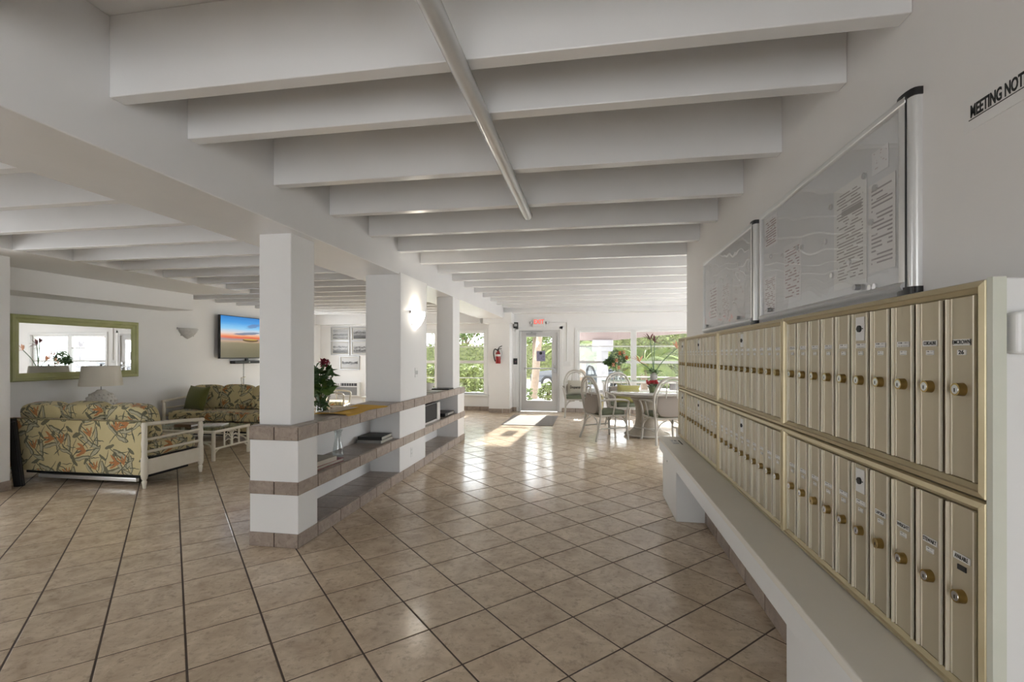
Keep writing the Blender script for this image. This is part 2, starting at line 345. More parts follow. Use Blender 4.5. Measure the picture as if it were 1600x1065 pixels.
    def build(s, name, mats, parent=None, bevel=0., smooth=0., uv=None, world=False, segs=2):
        me = bpy.data.meshes.new(name)
        vs = s.v
        if world and parent is not None:
            o = Vector(parent.location); g = parent.parent
            while g is not None: o += Vector(g.location); g = g.parent
            vs = [(p[0] - o.x, p[1] - o.y, p[2] - o.z) for p in vs]
        me.from_pydata(vs, [], s.f)
        if not isinstance(mats, (list, tuple)): mats = [mats]
        for k in mats: me.materials.append(Mt[k] if isinstance(k, str) else k)
        me.polygons.foreach_set('material_index', s.mi)
        if bevel:
            bm = bmesh.new(); bm.from_mesh(me)
            bmesh.ops.recalc_face_normals(bm, faces=bm.faces)
            ed = [e for e in bm.edges if len(e.link_faces) == 2 and e.calc_face_angle(0) > R(35)]
            bmesh.ops.bevel(bm, geom=ed, offset=bevel, segments=segs, affect='EDGES', profile=.5, clamp_overlap=True)
            bm.to_mesh(me); bm.free()
        else:
            bm = bmesh.new(); bm.from_mesh(me); bmesh.ops.recalc_face_normals(bm, faces=bm.faces); bm.to_mesh(me); bm.free()
        if smooth:
            me.polygons.foreach_set('use_smooth', [True] * len(me.polygons)); me.set_sharp_from_angle(angle=R(smooth))
        if uv:
            l = me.uv_layers.new(name='UVMap')
            if uv == 'box':
                for p in me.polygons:
                    ax = max(range(3), key=lambda q: abs(p.normal[q])); ij = [(1, 2), (0, 2), (0, 1)][ax]
                    for li in p.loop_indices:
                        co = me.vertices[me.loops[li].vertex_index].co; l.data[li].uv = (co[ij[0]] + .13 * ax, co[ij[1]])
            else:                              # ('y','z') plane fitted 0..1
                ij = ['xyz'.index(uv[0]), 'xyz'.index(uv[1])]
                cs = [v.co for v in me.vertices]
                lo = [min(c[k] for c in cs) for k in ij]; hi = [max(c[k] for c in cs) for k in ij]
                fl = len(uv) > 2
                for p in me.polygons:
                    for li in p.loop_indices:
                        co = me.vertices[me.loops[li].vertex_index].co
                        u = (co[ij[0]] - lo[0]) / max(1e-6, hi[0] - lo[0]); v = (co[ij[1]] - lo[1]) / max(1e-6, hi[1] - lo[1])
                        l.data[li].uv = (1 - u if fl else u, v)
        ob = bpy.data.objects.new(name, me); C.objects.link(ob)
        if parent is not None: ob.parent = parent
        return ob
def tag(o, label, cat, group=None):
    o['label'] = label; o['category'] = cat
    if group: o['group'] = group
    return o
def thing(name, label, cat, loc=(0, 0, 0), rz=0., group=None):
    o = bpy.data.objects.new(name, None); C.objects.link(o); o.empty_display_size = .1
    o.location = loc; o.rotation_euler = (0, 0, rz)
    return tag(o, label, cat, group)
def struct(o, label=None, cat=None):
    o['kind'] = 'structure'
    if label: o['label'] = label
    if cat: o['category'] = cat
    return o
def lift(o, label, cat, group=None):
    """top-level mesh built in world coordinates: move its origin to its base centre"""
    me = o.data; cs = [v.co for v in me.vertices]
    c = Vector(((min(p.x for p in cs) + max(p.x for p in cs)) / 2, (min(p.y for p in cs) + max(p.y for p in cs)) / 2, min(p.z for p in cs)))
    me.transform(Matrix.Translation(-c)); o.location = c
    return tag(o, label, cat, group)
def copy_tree(o, parent=None):
    c = o.copy(); C.objects.link(c); c.parent = parent
    for ch in list(o.children): copy_tree(ch, c)
    return c
def cat_rom(pts, n=6, closed=False):
    P = [Vector(p) for p in pts]; out = []; k = len(P)
    for i in range(k if closed else k - 1):
        g = (lambda j: P[j % k]) if closed else (lambda j: P[max(0, min(k - 1, j))])
        p0, p1, p2, p3 = g(i - 1), g(i), g(i + 1), g(i + 2)
        for t in range(n):
            t /= n
            out.append(.5 * ((2 * p1) + (-p0 + p2) * t + (2 * p0 - 5 * p1 + 4 * p2 - p3) * t * t + (-p0 + 3 * p1 - 3 * p2 + p3) * t ** 3))
    if not closed: out.append(P[-1])
    return out
_dg = None
def text_mesh(mm, txt, size, T, depth=.0006, offset=0., squeeze=1., align='CENTER'):
    """letters as flat-topped mesh, appended to M with matrix T (text in local x-y plane)"""
    cu = bpy.data.curves.new('lettering', 'FONT'); cu.body = txt; cu.size = size; cu.align_x = align; cu.align_y = 'CENTER'; cu.extrude = depth; cu.offset = offset; cu.resolution_u = 3
    ob = bpy.data.objects.new('lettering', cu); C.objects.link(ob); bpy.context.view_layer.update()
    me = ob.evaluated_get(bpy.context.evaluated_depsgraph_get()).to_mesh()
    T2 = T @ Matrix.Diagonal((squeeze, 1, 1, 1))
    mm.add([T2 @ v.co for v in me.vertices], [tuple(p.vertices) for p in me.polygons])
    bpy.data.objects.remove(ob); bpy.data.curves.remove(cu)
def frameT(origin, xdir, ydir):
    x = Vector(xdir).normalized(); y = Vector(ydir).normalized(); z = x.cross(y)
    m = Matrix((x, y, z)).transposed().to_4x4(); m.translation = origin
    return m
def rect_frame_mesh(mm, plane, a0, a1, b0, b1, w, prof):
    """mitred picture frame. plane='x': a=y b=z; plane='y': a=x b=z. prof=[(inset 0..1 of w, height)]"""
    rings = []
    for t, h in prof:
        i = t * w
        rings.append([(a0 + i, b0 + i, h), (a1 - i, b0 + i, h), (a1 - i, b1 - i, h), (a0 + i, b1 - i, h)])
    def P(q): return (q[2], q[0], q[1]) if plane == 'x' else (q[0], q[2], q[1])
    k = len(rings)
    vs = [P(q) for r in rings for q in r]; fs = []
    for i in range(k):
        for j in range(4): fs.append((i * 4 + j, i * 4 + (j + 1) % 4, ((i + 1) % k) * 4 + (j + 1) % 4, ((i + 1) % k) * 4 + j))
    return mm.add(vs, fs)

# ------------------------------------------------------------------ main dimensions
XL, XR, YF, YB = -7.13, 1.05, 11.70, -3.5
XD, YD = 4.0, 5.617                      # dining recess: right wall, and where the mailbox wall stops
ZC, ZB = 2.88, 2.52                      # ceiling, beam underside
TP = .335; U0, V0 = .055, 1.2
s2 = math.sqrt(.5)

# ------------------------------------------------------------------ floor with its tiles
fm = M(); fm.box(XL, XD, YB, YF, -.15, -.0025)
floor = struct(fm.build('floor', 'grout'), 'diagonally laid beige ceramic tile floor with dark grout', 'floor')
def camproj(X, Y, Z):
    u = X * math.cos(YAW) + Y * math.sin(YAW); v = -X * math.sin(YAW) + Y * math.cos(YAW)
    return (800 + FPX * u / v, HORIZON - FPX * (Z - CAM_H) / v, v) if v > .05 else (0, 0, -1)
hw = (TP - .0095) / 2
cells = []
for i in range(-30, 45):
    for j in range(-20, 60):
        u = U0 + (i + .5) * TP; v = V0 + (j + .5) * TP
        X = (u - v) * s2; Y = (u + v) * s2
        if XL - .25 < X < XD + .25 and YB - .25 < Y < YF + .25:
            if X > XR + .3 and Y < YD: continue
            px, py, d = camproj(X, Y, 0)
            inside = XL + .24 < X < XD - .24 and YB + .24 < Y < YF - .24
            vis = d > 0 and -60 < px < 1660 and py < 1130 and not (X > .95 and Y < YD) and inside
            cells.append((-(1 / d ** 3) if vis else 1, X, Y, inside))
cells.sort()
tm = M(); c_ = .003
d_ = hw * math.sqrt(2)
def tile_poly(X, Y, k): return [(X + d_ * k, Y), (X, Y + d_ * k), (X - d_ * k, Y), (X, Y - d_ * k)]
def tile_solid(mm, lo, hi, z0, z1, zt):
    n = len(lo)
    mm.add([(p[0], p[1], z0) for p in lo] + [(p[0], p[1], z1) for p in lo] + [(p[0], p[1], zt) for p in hi],
           [(i, (i + 1) % n, n + (i + 1) % n, n + i) for i in range(n)] + [(n + i, n + (i + 1) % n, 2 * n + (i + 1) % n, 2 * n + i) for i in range(n)] + [tuple(range(2 * n, 3 * n))])
tile_solid(tm, tile_poly(0, 0, 1), tile_poly(0, 0, 1 - c_ / hw), -.006, -.0008, 0)
proto = tm.build('tile', 'floor', floor)
tile_me = proto.data; proto.location = (cells[0][1], cells[0][2], 0)
for _, X, Y, _i in cells[1:300]:
    o = bpy.data.objects.new('tile', tile_me); C.objects.link(o); o.parent = floor; o.location = (X, Y, 0)
def clip(poly, x0, x1, y0, y1):
    for ax, lim, sg in ((0, x0, 1), (0, x1, -1), (1, y0, 1), (1, y1, -1)):
        out = []
        for a, b in zip(poly, poly[1:] + poly[:1]):
            ia = (a[ax] - lim) * sg >= 0; ib = (b[ax] - lim) * sg >= 0
            if ia: out.append(a)
            if ia != ib:
                t = (lim - a[ax]) / (b[ax] - a[ax]); out.append((a[0] + t * (b[0] - a[0]), a[1] + t * (b[1] - a[1])))
        poly = out
        if len(poly) < 3: return []
    return poly
sm = M()
for _, X, Y, inside in cells[300:]:
    if inside: tile_solid(sm, tile_poly(X, Y, 1), tile_poly(X, Y, 1 - c_ / hw), -.006, -.0008, 0)
    else:
        p = clip(tile_poly(X, Y, 1), XL, XD, YB, YF)
        if p: tile_solid(sm, p, p, -.006, -.0008, 0)
st = sm.build('tile_field', 'floor', floor); st['kind'] = 'stuff'

# ------------------------------------------------------------------ walls, ceiling, beams
def boxstruct(name, mk, dims, label=None, bevel=0., cat=None):
    o = M().box(*dims).build(name, mk, bevel=bevel)
    return struct(o, label, cat)
# far wall with openings: door, dining window, left window
DX0, DX1, DZ = -1.79, -.785, 2.005
WX0, WX1, WZ0, WZ1 = -.34, 2.32, .50, 1.99
LX0, LX1, LZ0, LZ1 = -5.75, -2.65, .40, 1.99  # left window widened out of view behind the wide column for more light
fw = M()
Y0, Y1 = YF, YF + .2
for a, b, z0, z1 in ((XL - .2, LX0, 0, 3), (LX0, LX1, 0, LZ0), (LX0, LX1, LZ1, 3), (LX1, DX0, 0, 3), (DX0, DX1, DZ, 3), (DX1, WX0, 0, 3), (WX0, WX1, 0, WZ0), (WX0, WX1, WZ1, 3), (WX1, XD + .2, 0, 3)):
    fw.box(a, b, Y0, Y1, z0, z1)
struct(fw.build('wall_far', 'wall'), 'white end wall holding the glass exit door and the windows', 'wall')
wl_ = M()
for a, b, z0, z1 in ((3.6, 9.78, 0, 3), (9.78, 10.8, 0, .7), (9.78, 10.8, 2.1, 3), (10.8, YF, 0, 3)): wl_.box(XL - .2, XL, a, b, z0, z1)  # gap hidden behind the near column, added as extra light for the lounge
struct(wl_.build('wall_left', 'wall'), 'white side wall carrying the long green mirror', 'wall')
rw = M().box(XR, XR + .2, .6, YD, 0, 3).box(XR, XR + .2, YB, .6, 2.1, 3).box(XR, XR + .2, YB, -3, 0, 2.1).box(XR, XR + .2, -3, .6, 0, .8).box(XR, XR + .2, -.9, .6, .8, 2.1)  # unseen opening behind the camera, added to light the hall from the right
struct(rw.build('wall_right', 'wall_r', bevel=.006), 'off-white wall above the mailboxes with the two notice boards', 'wall')
mw = M().box(.876, XR, 1.203, 4.975, .58, 1.552)
boxstruct('wall_bench', 'trim', (.932, XR, 1.203, 5.60, 0, .58), 'white low wall behind the bench', cat='wall')
struct(mw.build('wall_mailbox', 'trim', bevel=.004), 'white built-out panel that holds the mailbox banks', 'wall')
wd_ = M()
for a, b, z0, z1 in ((YD - .2, 6.0, 0, 3), (6.0, 10.0, 0, .3), (6.0, 10.0, 2.2, 3), (10.0, YF, 0, 3)): wd_.box(XD, XD + .2, a, b, z0, z1)  # opening invented to bring light into the far end
struct(wd_.build('wall_dining', 'wall'), 'white side wall of the dining recess with an unseen opening added for daylight', 'wall')
bk_ = M()
for a, b, z0, z1 in ((XL - .2, -1.2, 0, 3), (-1.2, .5, 2.05, 3), (.5, XR, 0, 3)): bk_.box(a, b, YB - .2, YB, z0, z1)  # opening invented behind the camera, sized by the light it lets in
struct(bk_.build('wall_back', 'wall'), 'white wall behind the hall with an invented opening that admits light', 'wall')
wl_ = M()
for a, b, z0, z1 in ((YB - .2, 1.2, 0, 3), (1.2, 3.0, 0, .7), (1.2, 3.0, 2.1, 3), (3.0, 3.6, 0, 3)): wl_.box(XL - .2, XL, a, b, z0, z1)  # opening out of view, added to brighten the lounge and mailbox wall
struct(wl_.build('wall_left_near', 'wall'), 'white side wall of the hall before the lounge', 'wall')
boxstruct('wall_dining_back', 'wall', (XR + .2, XD + .2, YD - .2, YD, 0, 3))
boxstruct('ceiling', 'ceil', (XL - .2, XD + .2, YB, YF + .2, ZC, ZC + .15), 'white painted ceiling above the exposed beams', cat='ceiling')
boxstruct('ceiling_lounge', 'ceil', (XL - .2, -2.5, YB, YF, 2.74, ZC), 'white lower ceiling over the lounge side')
beamY = [-2.36, -1.67, -.98, -.29, .40, 1.09, 1.783, 2.195] + [2.885 + .69 * k for k in range(13)]
for y in beamY:
    x1 = XR if y < YD - .1 else XD
    struct(M().box(-2.1, x1, y, y + .072, ZB, ZC).build('ceiling_beam', 'ceil', bevel=.004), 'white painted ceiling beam spanning the hall', 'beam')['group'] = 'ceiling beams of the hall'
for k in range(17):
    y = 2.645 + .545 * (k - 1)
    x0 = -5.5 if y < 6.95 else XL
    struct(M().box(x0, -2.72, y, y + .07, 2.395, 2.74).build('ceiling_beam', 'ceil', bevel=.004), 'white painted ceiling beam over the lounge', 'beam')['group'] = 'ceiling beams of the lounge'
struct(M().box(-2.72, -2.1, YB, 11.29, 2.28, ZC).build('girder_beam', 'ceil', bevel=.006), 'deep white girder running above the half wall', 'beam')
struct(M().box(XL, -5.5, 3.2, 6.97, 2.395, 2.74).build('ceiling_soffit', 'wall', bevel=.004), 'wide white dropped soffit over the lounge sofas', 'soffit')
struct(M().box(XL, -6.55, 3.99, 6.97, 2.13, 2.395).build('wall_soffit', 'wall', bevel=.004), 'low white boxed soffit above the mirror', 'soffit')
struct(M().box(-2.72, XD, 11.32, YF, 2.40, ZC).build('trim_1', 'ceil', bevel=.004), 'white header along the top of the door wall', 'trim')
struct(M().box(XL, -2.72, 11.45, YF, 2.18, 2.74).build('trim_2', 'ceil', bevel=.004), 'white header above the lounge window', 'trim')
pil = M().box(-2.46, -1.945, 11.29, YF, 0, 2.40).box(-2.60, -1.90, 11.26, YF, 2.16, 2.42)
pil = struct(pil.build('wall_pier', 'wall', bevel=.006), 'white wall pier that carries the red fire extinguisher', 'pier')
stub = struct(M().box(XL, -5.9, 3.55, 3.99, 0, 2.395).build('wall_stub', 'wall', bevel=.005), 'white wall end at the near edge of the lounge', 'wall')

# ------------------------------------------------------------------ tile strips helper: each tile its own child object
def strip(parent, axis, a0, a1, fixed, z0, z1, mk='tile', pitch=TP, start=None, t=.009, gap=.010, name='tile'):
    """skirting tiles. axis 'y': run along y on plane x=fixed (thickness towards fixed+t); axis 'x': along x on plane y=fixed"""
    seams = [a0]; s = a0 + pitch if start is None else start
    while s < a1 - .03: seams.append(s); s += pitch
    seams.append(a1)
    for p, q in zip(seams, seams[1:]):
        f0, f1 = sorted((fixed, fixed + t))
        lo, hi = p + gap / 2, q - gap / 2
        if axis == 'y': m_ = M().box(f0, f1, lo, hi, z0, z1)
        else: m_ = M().box(lo, hi, f0, f1, z0, z1)
        m_.build(name, mk, parent, bevel=.0015, segs=1, world=True)
def top_tiles(parent, x0, x1, y0, y1, z, mk='tile', t=.008, pitch=TP, start=None):
    seams = [y0]; s = y0 + pitch if start is None else start
    while s < y1 - .03: seams.append(s); s += pitch
    seams.append(y1)
    for p, q in zip(seams, seams[1:]):
        M().box(x0, x1, p + .004, q - .004, z, z + t).build('tile', mk, parent, bevel=.0015, segs=1, world=True)

br = struct(M().box(.926, .932, 1.203, 5.6, 0, .105).build('baseboard_right', 'grout'), 'brown tile skirting under the bench', 'baseboard')
strip(br, 'y', 1.21, 5.6, .926, .002, .10, t=-.009, start=1.42)
bf = struct(M().box(XL, -2.46, YF - .006, YF, 0, .10).box(-1.945, DX0 - .06, YF - .006, YF, 0, .10).box(DX1 + .06, XD, YF - .006, YF, 0, .10).build('baseboard_far', 'grout'), 'brown tile skirting along the end wall', 'baseboard')
strip(bf, 'x', XL, -2.46, YF - .006, .002, .10, t=-.009)
strip(bf, 'x', -1.945, DX0 - .06, YF - .006, .002, .10, t=-.009)
strip(bf, 'x', DX1 + .06, XD, YF - .006, .002, .10, t=-.009)
strip(pil, 'x', -2.46, -1.945, 11.29, .002, .10, t=-.012)
strip(pil, 'y', 11.28, YF - .02, -1.945, .002, .10, t=.012)
strip(stub, 'y', 3.55, 3.995, -5.9, .002, .10, t=.014, start=3.72)

# ------------------------------------------------------------------ half wall with shelves and the three columns
hwall = bpy.data.objects.new('wall_divider', None); C.objects.link(hwall); hwall.location = (-2.26, 5.4, 0)
struct(hwall, 'white half wall with brown tiled counter and shelves between hall and lounge', 'half wall')
FX, BX = -2.072, -2.46
for a, b in ((3.117, 3.362), (4.95, 5.765), (7.25, 7.62)):
    M().box(BX, FX - .003, a, b, .10, .77).build('pier_block', 'wall', hwall, bevel=.004, world=True)
M().box(BX, -2.42, 3.2, 7.6, .0, .77).build('back_panel', 'wall', hwall, world=True)
for z0, z1 in ((0, .098), (.378, .470), (.77, .862)):
    M().box(BX - .003, FX - .0015, 3.1145, 7.644, z0, z1).build('shelf_core', 'grout', hwall, world=True)
    strip(hwall, 'y', 3.112, 7.655, FX - .010, z0 + .002, z1 + .003, t=.012, start=3.365)
    strip(hwall, 'x', BX - .006, FX + .002, 3.122, z0 + .002, z1 + .003, t=-.012, pitch=.204)
    strip(hwall, 'x', BX - .006, FX + .002, 7.64, z0 + .002, z1 + .003, t=.012, pitch=.204)
    if z0 < .5:
        for a, b, st_ in ((3.364, 4.948, 3.70), (5.767, 7.248, 6.05)): top_tiles(hwall, -2.418, FX - .012, a, b, z1 - .001, start=st_)
    else:
        top_tiles(hwall, BX - .005, FX - .012, 3.125, 7.638, z1 - .001, start=3.365)
for x0, x1, y0, y1, lab in ((-2.44, -2.18, 3.19, 3.49, 'square white column on the near end of the half wall'), (-2.50, -2.085, 5.0, 5.845, 'wide white column with the lit wall lamp'), (-2.365, -2.105, 7.08, 7.455, 'slim white column at the far end of the half wall')):
    struct(M().box(x0, x1, y0, y1, .868, 2.30).build('column', 'wall', bevel=.006), lab, 'column')

# ------------------------------------------------------------------ windows and door
def window(n, x0, x1, z0, z1, mulls, rails, label):
    """mulls: x positions of wide posts; rails: z of glazing bars"""
    w_ = bpy.data.objects.new('window_%d' % n, None); C.objects.link(w_); w_.location = ((x0 + x1) / 2, YF, z0)
    struct(w_, label, 'window')
    fm_ = rect_frame_mesh(M(), 'y', x0 - .07, x1 + .07, z0 - .07, z1 + .07, .07, [(0, YF), (0, YF - .022), (1, YF - .022), (1, YF)])
    fm_.build('casing', 'trim', w_, world=True, bevel=.004)
    rect_frame_mesh(M(), 'y', x0, x1, z0, z1, .045, [(0, YF + .12), (0, YF + .05), (1, YF + .05), (1, YF + .12)]).build('window_frame', 'trim', w_, world=True, bevel=.003)
    M().box(x0 - .1, x1 + .1, YF - .06, YF + .06, z0 - .035, z0).build('window_sill', 'trim', w_, world=True, bevel=.005)
    for mx_ in mulls: M().box(mx_ - .065, mx_ + .065, YF + .045, YF + .125, z0, z1).build('mullion', 'trim', w_, world=True, bevel=.003)
    xs = [x0] + list(mulls) + [x1]
    for a, b in zip(xs, xs[1:]):
        lo = a + (.065 if a in mulls else .045); hi = b - (.065 if b in mulls else .045)
        for z, h in rails: M().box(lo, hi, YF + .065, YF + .105, z - h / 2, z + h / 2).build('glazing_bar', 'trim', w_, world=True)
        zz = [z0 + .045] + [r[0] for r in rails] + [z1 - .045]
        for p, q in zip(zz, zz[1:]): M().box(lo, hi, YF + .082, YF + .088, p, q).build('pane', 'glass', w_, world=True)
    return w_
window(1, WX0, WX1, WZ0, WZ1, [.985], [(1.60, .025), (1.22, .06), (.86, .025)], 'wide white-framed window beside the rattan table')
window(2, LX0, LX1, LZ0, LZ1, [-3.92], [(1.60, .02), (1.215, .07), (.81, .02)], 'white double-hung window behind the half wall')
door = bpy.data.objects.new('door_1', None); C.objects.link(door); door.location = ((DX0 + DX1) / 2, YF, 0)
struct(door, 'grey metal exit door with a tall glass pane', 'door')
dm = M()
for a, b, z0, z1 in ((DX0, DX0 + .05, 0, DZ), (DX1 - .05, DX1, 0, DZ), (DX0 + .05, DX1 - .05, DZ - .05, DZ)): dm.box(a, b, YF - .012, YF + .14, z0, z1)
dm.build('door_frame', 'doorgrey', door, bevel=.003, world=True)
gx0, gx1, gz0, gz1 = -1.605, -.975, .27, 1.84
dm = M()
for a, b, z0, z1 in ((DX0 + .054, gx0, .012, DZ - .054), (gx1, DX1 - .054, .012, DZ - .054), (gx0, gx1, .012, gz0), (gx0, gx1, gz1, DZ - .054)): dm.box(a, b, YF + .02, YF + .065, z0, z1)
dm.build('door_leaf', 'doorgrey', door, world=True)
M().box(gx0, gx1, YF + .04, YF + .046, gz0, gz1).build('pane', 'glass', door, world=True)
M().box(gx0 - .05, gx1 + .07, YF - .015, YF + .005, 1.045, 1.075).box(gx0 - .05, gx0 - .02, YF - .005, YF + .03, 1.03, 1.09).box(gx1 + .04, gx1 + .07, YF - .005, YF + .03, 1.03, 1.09).build('push_bar', 'greymetal', door, bevel=.004, world=True)
M().cyl((-.895, YF + .02, 1.16), (-.895, YF - .01, 1.16), .036).build('deadbolt', 'greymetal', door, smooth=40, world=True)
M().box(-.935, -.855, YF, YF + .02, .955, 1.06).cyl((-.895, YF + .02, .99), (-.895, YF - .045, .99), .03).build('door_handle', 'greymetal', door, smooth=40, world=True)
M().box(-1.60, -1.35, YF - .05, YF + .02, 1.875, 1.93).tube([(-1.48, YF - .03, 1.93), (-1.44, YF - .10, 1.955), (-1.20, YF - .02, 1.965)], .012, 6).box(-1.72, -1.22, YF - .02, YF - .012, 1.955, 1.98).build('door_closer', 'greymetal', door, world=True)
for dx in (DX0 - .075, DX1 + .005): M().box(dx, dx + .07, YF - .02, YF, .10, DZ + .09).build('casing', 'trim', door, world=True, bevel=.004)
M().box(DX0 - .075, DX1 + .075, YF - .02, YF, DZ + .02, DZ + .09).build('casing', 'trim', door, world=True, bevel=.004)
lift(M().box(-1.35, -1.135, YF + .032, YF + .038, 1.24, 1.49).m(1).cyl((-1.245, YF + .0325, 1.435), (-1.245, YF + .0285, 1.435), .036, n=16).build('door_notice', ['lav', 'ink'], uv=('x', 'z')), 'grey-violet notice with a black dot taped to the door glass', 'notice')

# ------------------------------------------------------------------ mailboxes
names_hi = {0: 'EMCROWN', 1: 'CORDALINI'}; nums_hi = {0: '26'}
names_lo = {0: 'AVAILABLE', 1: 'STEWART', 2: 'WRIGHT', 3: 'LAPORIA'}
FXM = .85
def mailbank(ya, yb, za, zb, ndoor, label, near, knob_z, name_z, master, row):
    b = thing('mailbox_bank', label, 'mailbox', (.876, (ya + yb) / 2, za), group='banks of mailboxes on the right wall')
    fwid = .028
    rect_frame_mesh(M(), 'x', ya, yb, za, zb, fwid, [(0, .876), (0, FXM + .008), (.12, FXM), (.55, FXM - .004), (.62, FXM + .003), (1, FXM + .012), (1, .876)]).build('frame', 'gold_l', b, world=True)
    M().box(.868, .876, ya + .02, yb - .02, za + .02, zb - .02).build('back_plate', 'gold_d', b, world=True)
    a0, a1 = ya + fwid, yb - fwid; p = (a1 - a0) / ndoor; z0, z1 = za + fwid + .004, zb - fwid - .004
    for i in range(ndoor):
        y = a0 + i * p; lo, hi = y + .009, y + p - .009; cy = (lo + hi) / 2
        dm_ = M().box(FXM + .010, .868, lo, hi, z0, z1).m(1)
        for q in (lo, hi - .0045): dm_.box(FXM + .003, FXM + .012, q, q + .0045, z0, z1)
        dm_.box(FXM + .008, FXM + .012, hi - .013, hi - .011, z0, z1)
        d = dm_.build('door', ['gold', 'ridge'], b, world=True)
        k = M().cyl((FXM + .012, cy, knob_z), (FXM - .006, cy, knob_z), .0160, .0150, 18).m(1).cyl((FXM - .0058, cy, knob_z), (FXM - .0068, cy, knob_z), .0112, .0108, 16).m(2).box(FXM - .0076, FXM - .0066, cy - .0012, cy + .0012, knob_z - .006, knob_z + .003)
        k.build('lock', ['brass', 'steel' if rng.random() < .7 else 'brass', 'ink'], d, smooth=40, world=True)
        nm = (names_hi if row else names_lo).get(i) if near else None
        t = M().box(FXM + .0075, FXM + .0105, cy - .026, cy + .026, name_z - .0075, name_z + .0075)
        if nm:
            text_mesh(t.m(1), nm, .0135, frameT((FXM + .0072, cy, name_z), (0, -1, 0), (0, 0, 1)), .0003, .0002, min(1., 5.6 / len(nm)))
            t.build('name_tag', ['tagw', 'ink'], d, world=True)
        else: t.build('name_tag', 'tag', d, world=True, uv=('y', 'z'))
        z_ = name_z - .024
        t = M().box(FXM + .0075, FXM + .0105, cy - .013, cy + .013, z_ - .006, z_ + .006)
        nu = nums_hi.get(i) if near and row else None
        if nu: text_mesh(t.m(1), nu, .013, frameT((FXM + .0072, cy, z_), (0, -1, 0), (0, 0, 1)), .0003, .0003, 1.3)
        if near and not row and i == 0: t.m(0); t.build('number_tag', 'ink', d, world=True)
        else: t.build('number_tag', ['tagw' if nu else 'tag', 'ink'], d, world=True, uv=('y', 'z'))
        if i == master:
            q = M().box(FXM + .006, FXM + .0105, cy - .024, cy + .024, z1 - .088, z1 - .012).m(1).cyl((FXM + .007, cy, z1 - .05), (FXM + .001, cy, z1 - .05), .011, n=14)
            for sy in (-.017, .017): q.cyl((FXM + .007, cy + sy, z1 - .05), (FXM + .004, cy + sy, z1 - .05), .002, n=6)
            q.build('master_lock_plate', ['tagw', 'ink'], d, world=True)
        if near and not row and i == 7:
            M().box(FXM + .008, FXM + .0105, lo + .008, lo + .016, knob_z - .02, knob_z + .045).build('tape_strip', 'tagw', d, world=True)
    return b
cols = [(1.202, 2.33, 10, 4), (2.33, 3.465, 10, 5), (3.465, 4.60, 10, 5), (4.60, 4.972, 3, 1)]
wh = ['bank beside the white end panel', 'second bank from the white end panel', 'third bank from the white end panel', 'narrow three-door bank above the bench slot']
for k, (a, b_, n_, ms) in enumerate(cols):
    mailbank(a, b_, 1.062, 1.55, n_, 'upper gold metal mailboxes, ' + wh[k], k == 0, 1.302, 1.413, ms, 1)
    mailbank(a, b_, .582, 1.058, n_, 'lower gold metal mailboxes, ' + wh[k], k == 0, .815, .905, ms, 0)
lift(M().box(FXM + .002, .878, 1.186, 1.2025, .582, 1.552).build('end_trim', mat('pale_green_trim', (.62, .64, .55), .4, var=(8, (.68, .69, .60)))), 'pale green-white metal edge strip at the end of the mailboxes', 'edge strip')
lift(M().box(.885, .99, 1.168, 1.203, 1.385, 1.475).build('junction_box', 'white', bevel=.006), 'small white box fixed to the end panel of the mailboxes', 'box')

# bench under the mailboxes
bn = thing('bench', 'long cream-topped white bench beneath the mailboxes', 'bench', (.78, 3.0, 0))
M().box(.656, .875, 1.205, 4.93, .548, .578).build('bench_top', 'bench', bn, bevel=.004, world=True)
M().box(.660, .680, 1.205, 4.925, .455, .548).build('apron', 'benchw', bn, bevel=.003, world=True)
M().box(.690, .924, 4.14, 4.90, 0, .548).build('support_box', 'benchw', bn, bevel=.004, world=True)
M().box(.690, .924, 1.215, 1.86, 0, .548).build('support_box', 'benchw', bn, bevel=.004, world=True)
M().box(.800, .812, 4.50, 4.72, .5775, .5786).build('mail_slot', 'ink', bn, world=True)
M().box(.730, .790, 4.52, 4.74, .5775, .5788).build('slot_label', 'tag', bn, uv=('x', 'y'), world=True)
M().cyl((.692, 4.62, .44), (.686, 4.62, .44), .012, n=12).cyl((.692, 4.62, .40), (.686, 4.62, .40), .009, n=12).build('box_lock', 'greymetal', bn, world=True)

